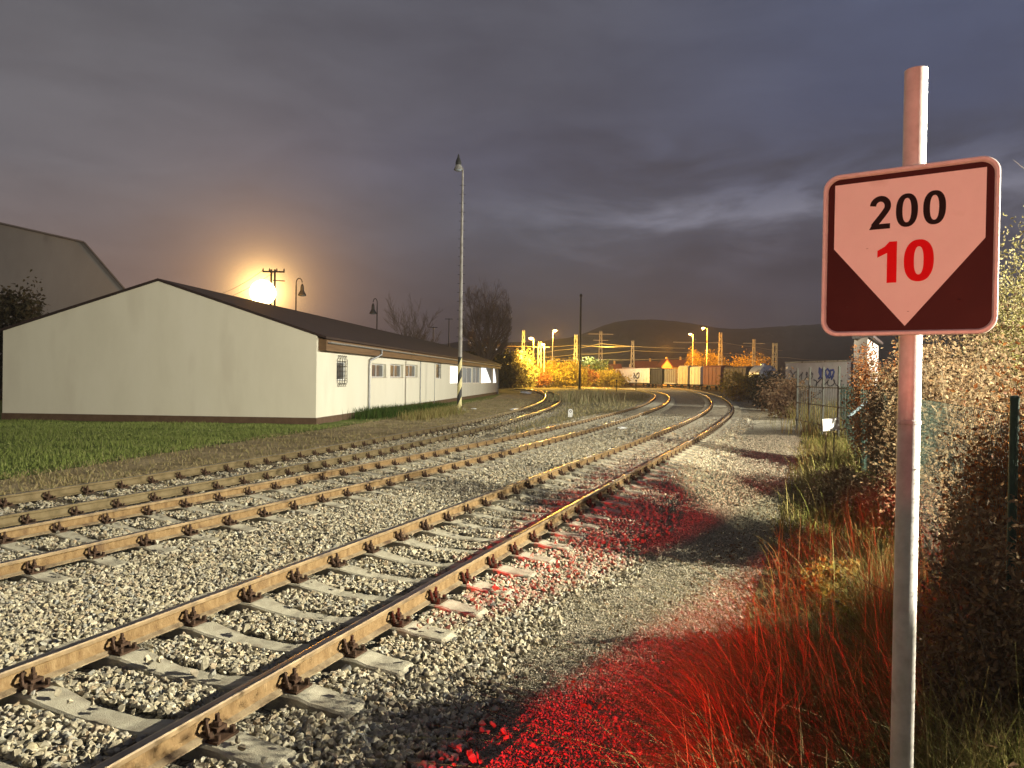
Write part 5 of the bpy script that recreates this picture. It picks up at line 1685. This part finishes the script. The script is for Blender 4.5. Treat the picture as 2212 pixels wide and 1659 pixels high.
wagon("long grey box wagon with a dark spray scribble at the left end of the train", 1338, 1417, 796, "box", MT["wag_grey"], "spray")
wagon("wagon with a black end wall next to the long grey one", 1418, 1444, 796, "box", MT["wag_black"], "black_end")
wagon("flat wagon with upright stakes", 1446, 1474, 797, "stakes", MT["wag_grey"])
wagon("pale high wagon lit amber between the stake wagon and the grey one", 1477, 1501, 790, "box", MT["wag_pale"])
wagon("short grey amber wagon before the dark red one", 1503, 1529, 792, "box", MT["wag_grey"])
wagon("dark red wagon with a dark base", 1532, 1574, 790, "box", MT["wag_red"])
wagon("dark brown wagon half hidden by shrubs", 1577, 1630, 792, "box", MT["wag_dark"])
wagon("silver tank wagon glinting left of the graffiti wall", 1633, 1668, 788, "tank", MT["wag_tank"])
wc = TA + td * on_line(1490)
point("yard_point", (wc.x - 9, wc.y - 3, 8.5), 4000, SODIUM, .4)  # extra amber light added over the wagons, without a lamp
for px_, dx_, pw_ in ((1375, -14, 9500), (1440, -11, 2600), (1600, -12, 1800)):
    wc = TA + td * on_line(px_); point("yard_point", (wc.x + dx_, wc.y - 8, 9.0), pw_, WARMW, .4)  # white lights added to brighten the wagons
wc = at(1745, 770, 45); point("yard_point", (wc.x - 1.5, 44, 6.0), 1700, WARMW, .3)  # white light added to brighten the graffiti wall
for px, pyb in ((1332, 836), (1374, 838)):
    c = at(px, 822, 120)
    b = MB(); b.tube((c.x, 120, -.13), (c.x, 120, c.z), .07, n=6); b.box((c.x, 120, c.z), (.3, .06, .3))
    tag(b.build("track_marker", MT["pole_dark"], None, (c.x, 120, -.13)), "small dark track marker in front of the long grey wagon", "marker post", "small track markers by the train")

# ------------------------------------------------------------------ houses
MT["roof_red"] = pm("red_tile_roof", [(0.14, 0.045, 0.028), (0.21, 0.07, 0.04)], 1.5, .85, 0, .3, 6)
MT["house_wall"] = pm("ochre_house_wall", [(0.42, 0.33, 0.2), (0.5, 0.4, 0.26)], .6, .9)


def house(label, px0, px1, py_e, py_r, Y, wall, roof, depth=9, win_n=3, gable_front=False, lit=False, zb=-.13, group="houses beyond the yard"):
    a, c = at(px0, py_e, Y), at(px1, py_e, Y); zr = at((px0 + px1) / 2, py_r, Y + depth / 2).z; ze = a.z
    root = thing("house", label, "house", (a.x, Y, zb), group)
    x0, x1 = a.x, c.x
    b = MB()
    if gable_front:
        b.prism([(x0, Y, zb), (x1, Y, zb), (x1, Y, ze), ((x0 + x1) / 2, Y, zr), (x0, Y, ze)], (0, depth, 0))
    else:
        b.box(((x0 + x1) / 2, Y + depth / 2, (zb + ze) / 2), (x1 - x0, depth, ze - zb))
    b.build("wall", wall, root)
    b = MB()
    if gable_front:
        xm = (x0 + x1) / 2
        for xe in (x0 - .4, x1 + .4): b.prism([(xm, Y - .3, zr + .02), (xe, Y - .3, ze - .25), (xe, Y - .3, ze), (xm, Y - .3, zr + .28)], (0, depth + .6, 0))
    else:
        b.prism([(x0 - .4, Y - .4, ze + .01), (x0 - .4, Y + depth / 2, zr), (x0 - .4, Y + depth + .4, ze + .01)], (x1 - x0 + .8, 0, 0))
    rf_ = b.build("roof", roof, root)
    b = MB(); b.box((x0 + (x1 - x0) * .7, Y + depth / 2, zr + .3), (.7, .7, 1.6)); b.build("chimney", wall, rf_)
    for i in range(win_n):
        xx = x0 + (x1 - x0) * (i + .5) / win_n
        b = MB(); b.box((xx, Y - .03, zb + (ze - zb) * .55), ((x1 - x0) / win_n * .42, .08, (ze - zb) * .35)); wf = b.build("window", MT["win_frame"], root)
        b = MB(); b.box((xx, Y - .08, zb + (ze - zb) * .55), ((x1 - x0) / win_n * .34, .03, (ze - zb) * .29)); b.build("pane", MT["lit"] if lit else MT["glass_dark"], wf)
    return root


house("dark red roofed house behind the round dark tree", 1303, 1344, 803, 786, 260, MT["house_wall"], MT["roof_red"], 12)
house("dull red roofed house behind the grey box wagon", 1376, 1425, 797, 780, 275, MT["house_wall"], MT["roof_red"], 12)
house("small amber lit gable house over the black ended wagon", 1430, 1452, 792, 778, 250, MT["house_wall"], MT["roof_red"], 10, 1, True)
house("long amber lit roof between the gable house and the amber trees", 1448, 1492, 793, 777, 262, MT["house_wall"], MT["roof_red"], 14, 4)
house("pale flat house left of the single grey mast", 1348, 1372, 796, 793, 265, MT["wall_white"], MT["wall_white"], 8, 2)
house("low pale building among the amber shrubs", 1172, 1198, 792, 786, 200, MT["wall_white"], MT["roof_red"], 8, 2)
c = at(1440, 765, 238); point("yard_point", (c.x, 238, c.z + 2), 30000, SODIUM, .5)  # extra light added for the amber roofs, no lamp built here
# domed pale shelter
c = at(1111, 783, 176)
root = thing("domed_shelter", "pale domed shelter roof above the amber shrubs beside the white building", "shelter", (c.x, 176, -.13))
b = MB(); b.lathe((c.x, 176, c.z), [(2.6, -.5), (2.6, -.3), (2.1, .45), (1.2, .95), (.2, 1.15)], 20); b.build("roof", MT["wall_white"], root, smooth=True)
b = MB()
for k in range(4): b.tube((c.x + 2.1 * math.cos(k * 1.57 + .7), 176 + 2.1 * math.sin(k * 1.57 + .7), -.13), (c.x + 2.1 * math.cos(k * 1.57 + .7), 176 + 2.1 * math.sin(k * 1.57 + .7), c.z - .4), .12, n=6)
b.build("posts", MT["lattice"], root)
for px0, px1, pe, pr_, Y, lb in ((1012, 1024, 728, 716, 330, "hillside house with a lit window nearest the striped mast"), (1046, 1057, 742, 731, 350, "hillside house with a lit window behind the bare tree crown"), (1068, 1079, 746, 738, 360, "hillside house with a lit window right of the bare tree"), (1090, 1112, 753, 746, 380, "long hillside house with a lit row of windows over the dark evergreen")):
    house(lb, px0, px1, pe, pr_, Y, MT["house_wall"], MT["roof_red"], 8, 1 if px1 - px0 < 15 else 3, False, True, at(px0, pe + 22, Y).z, "small lit houses on the dark slope")

# ------------------------------------------------------------------ hills
MT["hill"] = pm("dark_wooded_hill", [(0.018, 0.015, 0.013), (0.035, 0.03, 0.026)], .02, 1.0, 0, .4, .06, spec=.0, bdist=4)
crest = [(300, 800), (800, 772), (960, 742), (1010, 735), (1060, 738), (1115, 740), (1180, 736), (1250, 727), (1300, 702), (1345, 692), (1390, 689), (1440, 692), (1490, 697), (1540, 707), (1580, 712), (1630, 709), (1700, 704), (1780, 700), (1860, 696), (1960, 692), (2100, 690), (2300, 690), (2700, 720)]
cx_ = np.array([c[0] for c in crest], float); cy_ = np.array([c[1] for c in crest], float)
px = np.linspace(300, 2700, 240); py = np.interp(px, cx_, cy_)
py = np.convolve(np.pad(py, 3, "edge"), np.ones(7) / 7, "valid") + rng.normal(0, .35, 240)
HV = []
for i in range(240):
    cr = at(px[i], py[i], 1400)
    for yy, f in ((620, 0.0), (800, .18), (1000, .45), (1200, .78), (1400, 1.0), (1700, .8), (2200, 0)):
        k = yy / 1400
        HV.append((cr.x * k, yy, -.2 + (cr.z + .2) * f * (1 if yy == 1400 else 1) + (vnoise(np.array([i * 3.1]), np.array([yy]), 9)[0] - .5) * 6 * (0 < f < 1)))
F = [(i * 7 + j, (i + 1) * 7 + j, (i + 1) * 7 + j + 1, i * 7 + j + 1) for i in range(239) for j in range(6)]
tag(fast("hills", np.array(HV), np.array(F), MT["hill"], None, True), kind="structure")

# ------------------------------------------------------------------ the street lamp and the added spots that light the foreground
LA = Vector((14.0, 5.2, 7.0))
root = thing("street_lamp", "street lamp behind the hedge right of the sign that throws the long shadows", "street lamp", (LA.x, LA.y, -.1))
b = MB(); b.tube((LA.x + .7, LA.y, -.1), (LA.x + .7, LA.y, 7.1), .08, .05, 10); b.bar((LA.x + .7, LA.y, 7.1), (LA.x, LA.y, 7.22), .05); b.build("pole", MT["pole_grey"], root)
b = MB(); b.box((LA.x, LA.y, 7.2), (.55, .22, .1)); b.build("lamp_head", MT["lamp_body"], root)
KEY = point("foreground_light", LA, 42000, (1.0, .92, .71), .05)
FILL = spot("side_wall_fill", (34, 36, 9.5), (-4, 50, 1.5), 64000, (1.0, .97, .83), 72, .5, .3)  # unseen fill spot added to brighten the long side wall
t2 = copy_thing(root, (-10.6, -8.4, -2.3), "unseen second lamp added behind the fence to light the hedge and verge grass")  # copied fixture added to go with the hedge spot
HEDGE = spot("foreground_light", (3.4, -3.2, 4.65), (5.45, 9.4, .6), 31000, (1.0, .94, .66), 20, .45, .06)  # supplementary spot added to light the verge and hedge face
CORNER = spot("foreground_light", (3.4, -3.2, 4.65), (2.35, 3.1, .1), 12000, (1.0, .93, .62), 7, .9, .06)  # small spot added to light the corner grass
POSTL = spot("foreground_light", (11.0, .8, 4.0), (pp.x, pp.y, 2.25), 30000, (1.0, .93, .75), 12, .3, .03)  # narrow spot added to widen the bright edge of the post
RED1 = spot("red_ground_spot", (-4.0, -1.5, 1.1), (1.06, 4.02, -.02), 9200, (1.0, .001, .004), 17.5, .4, .05)  # red light from behind the camera, split off as a spot for the grass
RED3 = spot("red_ground_spot", (-4.0, -1.4, 1.3), (1.9, 11.2, .75), 8500, (1.0, .002, .005), 14.5, .5, .05)  # dimmer red spot added to tint the shadows across the far path
RED4 = spot("red_sign_spot", (-1.2, -2.0, 1.2), (pp.x, pp.y, 1.86), 110, (1.0, .02, .03), 5.5, .4, .05)  # small red spot added for the post below the sign
RED2 = spot("red_sign_spot", (-.4, -1.4, 1.5), (sc.x, sc.y, sc.z + .27), 560, (1.0, .30, .19), 24, .4, .05)  # red light from behind, warm white mixed in to lift the sign face

# ------------------------------------------------------------------ night sky
wd = bpy.data.worlds.new("World"); SC.world = wd; wd.use_nodes = True
nt = wd.node_tree; nt.nodes.clear(); L = nt.links.new
out = N(nt, "ShaderNodeOutputWorld"); bg_ = N(nt, "ShaderNodeBackground"); L(bg_.outputs[0], out.inputs[0])
tc = N(nt, "ShaderNodeTexCoord"); sp_ = N(nt, "ShaderNodeSeparateXYZ"); L(tc.outputs["Generated"], sp_.inputs[0])


def math_(op, a, b_=None, c_=None):
    n = N(nt, "ShaderNodeMath", operation=op)
    for i, v in enumerate((a, b_, c_)):
        if v is None: continue
        if isinstance(v, (int, float)): n.inputs[i].default_value = v
        else: L(v, n.inputs[i])
    return n.outputs[0]


# cloud warp makes the bands drift
mp = N(nt, "ShaderNodeMapping"); mp.inputs["Scale"].default_value = (1.6, 1.6, 5.0); L(tc.outputs["Generated"], mp.inputs[0])
n1 = N(nt, "ShaderNodeTexNoise"); n1.inputs["Scale"].default_value = 1.7; n1.inputs["Detail"].default_value = 7; n1.inputs["Roughness"].default_value = .52; n1.inputs["Distortion"].default_value = .35; L(mp.outputs[0], n1.inputs["Vector"])
mp2 = N(nt, "ShaderNodeMapping"); mp2.inputs["Scale"].default_value = (3.2, 3.2, 11.0); mp2.inputs["Location"].default_value = (3.1, .4, 1.2); L(tc.outputs["Generated"], mp2.inputs[0])
n2 = N(nt, "ShaderNodeTexNoise"); n2.inputs["Scale"].default_value = 1.6; n2.inputs["Detail"].default_value = 9; n2.inputs["Roughness"].default_value = .58; n2.inputs["Distortion"].default_value = .5; L(mp2.outputs[0], n2.inputs["Vector"])
zw_ = math_("MULTIPLY_ADD", math_("SUBTRACT", n1.outputs["Fac"], .5), .12, sp_.outputs[2])
zc_ = math_("MULTIPLY", zw_, 2.0)
lc = ramp(nt, zc_, [(0, lin(138, 106, 86)), (.14, lin(133, 111, 101)), (.3, lin(120, 109, 108)), (.5, lin(107, 104, 109)), (.8, lin(99, 99, 105)), (1, lin(96, 97, 103))])
mc = ramp(nt, zc_, [(0, lin(57, 54, 59)), (.14, lin(64, 62, 70)), (.3, lin(75, 75, 85)), (.42, lin(82, 85, 98)), (.55, lin(86, 88, 105)), (.7, lin(83, 84, 97)), (1, lin(86, 87, 98))])
rc = ramp(nt, zc_, [(0, lin(50, 44, 52)), (.2, lin(58, 54, 66)), (.34, lin(66, 64, 78)), (.42, lin(86, 87, 102)), (.5, lin(76, 79, 98)), (.7, lin(70, 76, 100)), (1, lin(76, 84, 110))])
xl = N(nt, "ShaderNodeMapRange", interpolation_type="SMOOTHSTEP"); L(sp_.outputs[0], xl.inputs[0]); xl.inputs[1].default_value = -.58; xl.inputs[2].default_value = .02
xr = N(nt, "ShaderNodeMapRange", interpolation_type="SMOOTHSTEP"); L(sp_.outputs[0], xr.inputs[0]); xr.inputs[1].default_value = -.02; xr.inputs[2].default_value = .52
m1 = N(nt, "ShaderNodeMix", data_type="RGBA"); L(xl.outputs[0], m1.inputs[0]); L(lc, m1.inputs[6]); L(mc, m1.inputs[7])
m2 = N(nt, "ShaderNodeMix", data_type="RGBA"); L(xr.outputs[0], m2.inputs[0]); L(m1.outputs[2], m2.inputs[6]); L(rc, m2.inputs[7])
# broad soft clouds and finer torn edges
cl = ramp(nt, n1.outputs["Fac"], [(.3, (.88, .87, .87)), (.5, (1.03, 1.03, 1.03)), (.7, (1.14, 1.13, 1.12))])
m3 = N(nt, "ShaderNodeMix", data_type="RGBA", blend_type="MULTIPLY"); m3.inputs[0].default_value = 1; L(m2.outputs[2], m3.inputs[6])
cl2 = ramp(nt, n2.outputs["Fac"], [(.3, (.90, .90, .91)), (.5, (1, 1, 1)), (.7, (1.10, 1.10, 1.09))])
m33 = N(nt, "ShaderNodeMix", data_type="RGBA", blend_type="MULTIPLY"); m33.inputs[0].default_value = 1; L(cl, m33.inputs[6]); L(cl2, m33.inputs[7]); L(m33.outputs[2], m3.inputs[7])
# torn bright band low on the right, dark bank above it
band = math_("SUBTRACT", 1.0, math_("MINIMUM", math_("MULTIPLY", math_("ABSOLUTE", math_("SUBTRACT", zw_, .21)), 13.0), 1.0))
xb = N(nt, "ShaderNodeMapRange", interpolation_type="SMOOTHSTEP"); L(sp_.outputs[0], xb.inputs[0]); xb.inputs[1].default_value = -.15; xb.inputs[2].default_value = .22
tb = ramp(nt, n2.outputs["Fac"], [(.42, (0, 0, 0)), (.62, (1, 1, 1))])
bf = math_("MULTIPLY", math_("MULTIPLY", band, xb.outputs[0]), tb)
m4 = N(nt, "ShaderNodeMix", data_type="RGBA", blend_type="ADD"); L(bf, m4.inputs[0]); L(m3.outputs[2], m4.inputs[6]); m4.inputs[7].default_value = (.085, .085, .105, 1)
bank = math_("SUBTRACT", 1.0, math_("MINIMUM", math_("MULTIPLY", math_("ABSOLUTE", math_("SUBTRACT", zw_, .275)), 14.0), 1.0))
tb2 = ramp(nt, n2.outputs["Fac"], [(.35, (1, 1, 1)), (.58, (0, 0, 0))])
bk = math_("MULTIPLY", math_("MULTIPLY", bank, xb.outputs[0]), math_("MULTIPLY", tb2, .6))
m5 = N(nt, "ShaderNodeMix", data_type="RGBA"); L(bk, m5.inputs[0]); L(m4.outputs[2], m5.inputs[6]); m5.inputs[7].default_value = lin(60, 58, 66)
# town glow on the low cloud, floodlight's glare halo painted into the sky
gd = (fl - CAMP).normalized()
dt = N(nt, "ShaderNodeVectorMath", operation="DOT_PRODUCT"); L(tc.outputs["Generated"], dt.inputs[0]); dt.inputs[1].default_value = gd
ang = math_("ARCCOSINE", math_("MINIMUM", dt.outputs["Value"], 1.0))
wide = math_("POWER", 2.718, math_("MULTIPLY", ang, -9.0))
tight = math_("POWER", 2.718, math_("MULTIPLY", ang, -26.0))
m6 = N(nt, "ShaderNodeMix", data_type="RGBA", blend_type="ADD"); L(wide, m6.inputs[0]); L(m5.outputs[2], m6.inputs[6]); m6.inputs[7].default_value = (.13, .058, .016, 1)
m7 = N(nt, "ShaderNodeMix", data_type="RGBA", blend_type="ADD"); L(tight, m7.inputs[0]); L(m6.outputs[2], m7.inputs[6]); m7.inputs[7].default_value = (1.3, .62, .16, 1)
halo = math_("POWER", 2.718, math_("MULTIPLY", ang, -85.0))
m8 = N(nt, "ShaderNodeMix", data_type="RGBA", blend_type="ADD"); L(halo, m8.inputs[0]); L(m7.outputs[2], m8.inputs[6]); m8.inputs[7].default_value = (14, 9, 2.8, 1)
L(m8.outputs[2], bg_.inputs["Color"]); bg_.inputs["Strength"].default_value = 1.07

# ------------------------------------------------------------------ night air
hm = bpy.data.materials.new("night_air"); hm.use_nodes = True
ht = hm.node_tree; ht.nodes.clear()
ho = ht.nodes.new("ShaderNodeOutputMaterial"); hv = ht.nodes.new("ShaderNodeVolumePrincipled")
hv.inputs["Color"].default_value = (.92, .9, .9, 1); hv.inputs["Density"].default_value = HAZE; hv.inputs["Anisotropy"].default_value = .2
ht.links.new(hv.outputs[0], ho.inputs["Volume"])
b = MB(); b.box((0, 900, 60), (2600, 2800, 124)); tag(b.build("haze", hm), "thin night haze over the yard", "haze", kind="stuff")

# ------------------------------------------------------------------ render settings
SC.render.engine = "CYCLES"
SC.view_settings.view_transform = "Standard"; SC.view_settings.look = "None"; SC.view_settings.exposure = 0; SC.view_settings.gamma = 1
SC.cycles.use_denoising = True
try:
    SC.cycles.denoiser = "OPENIMAGEDENOISE"
except Exception: pass
SC.cycles.max_bounces = 5; SC.cycles.diffuse_bounces = 2; SC.cycles.glossy_bounces = 2; SC.cycles.transmission_bounces = 2
SC.cycles.sample_clamp_indirect = 4
SC.cycles.caustics_reflective = False; SC.cycles.caustics_refractive = False
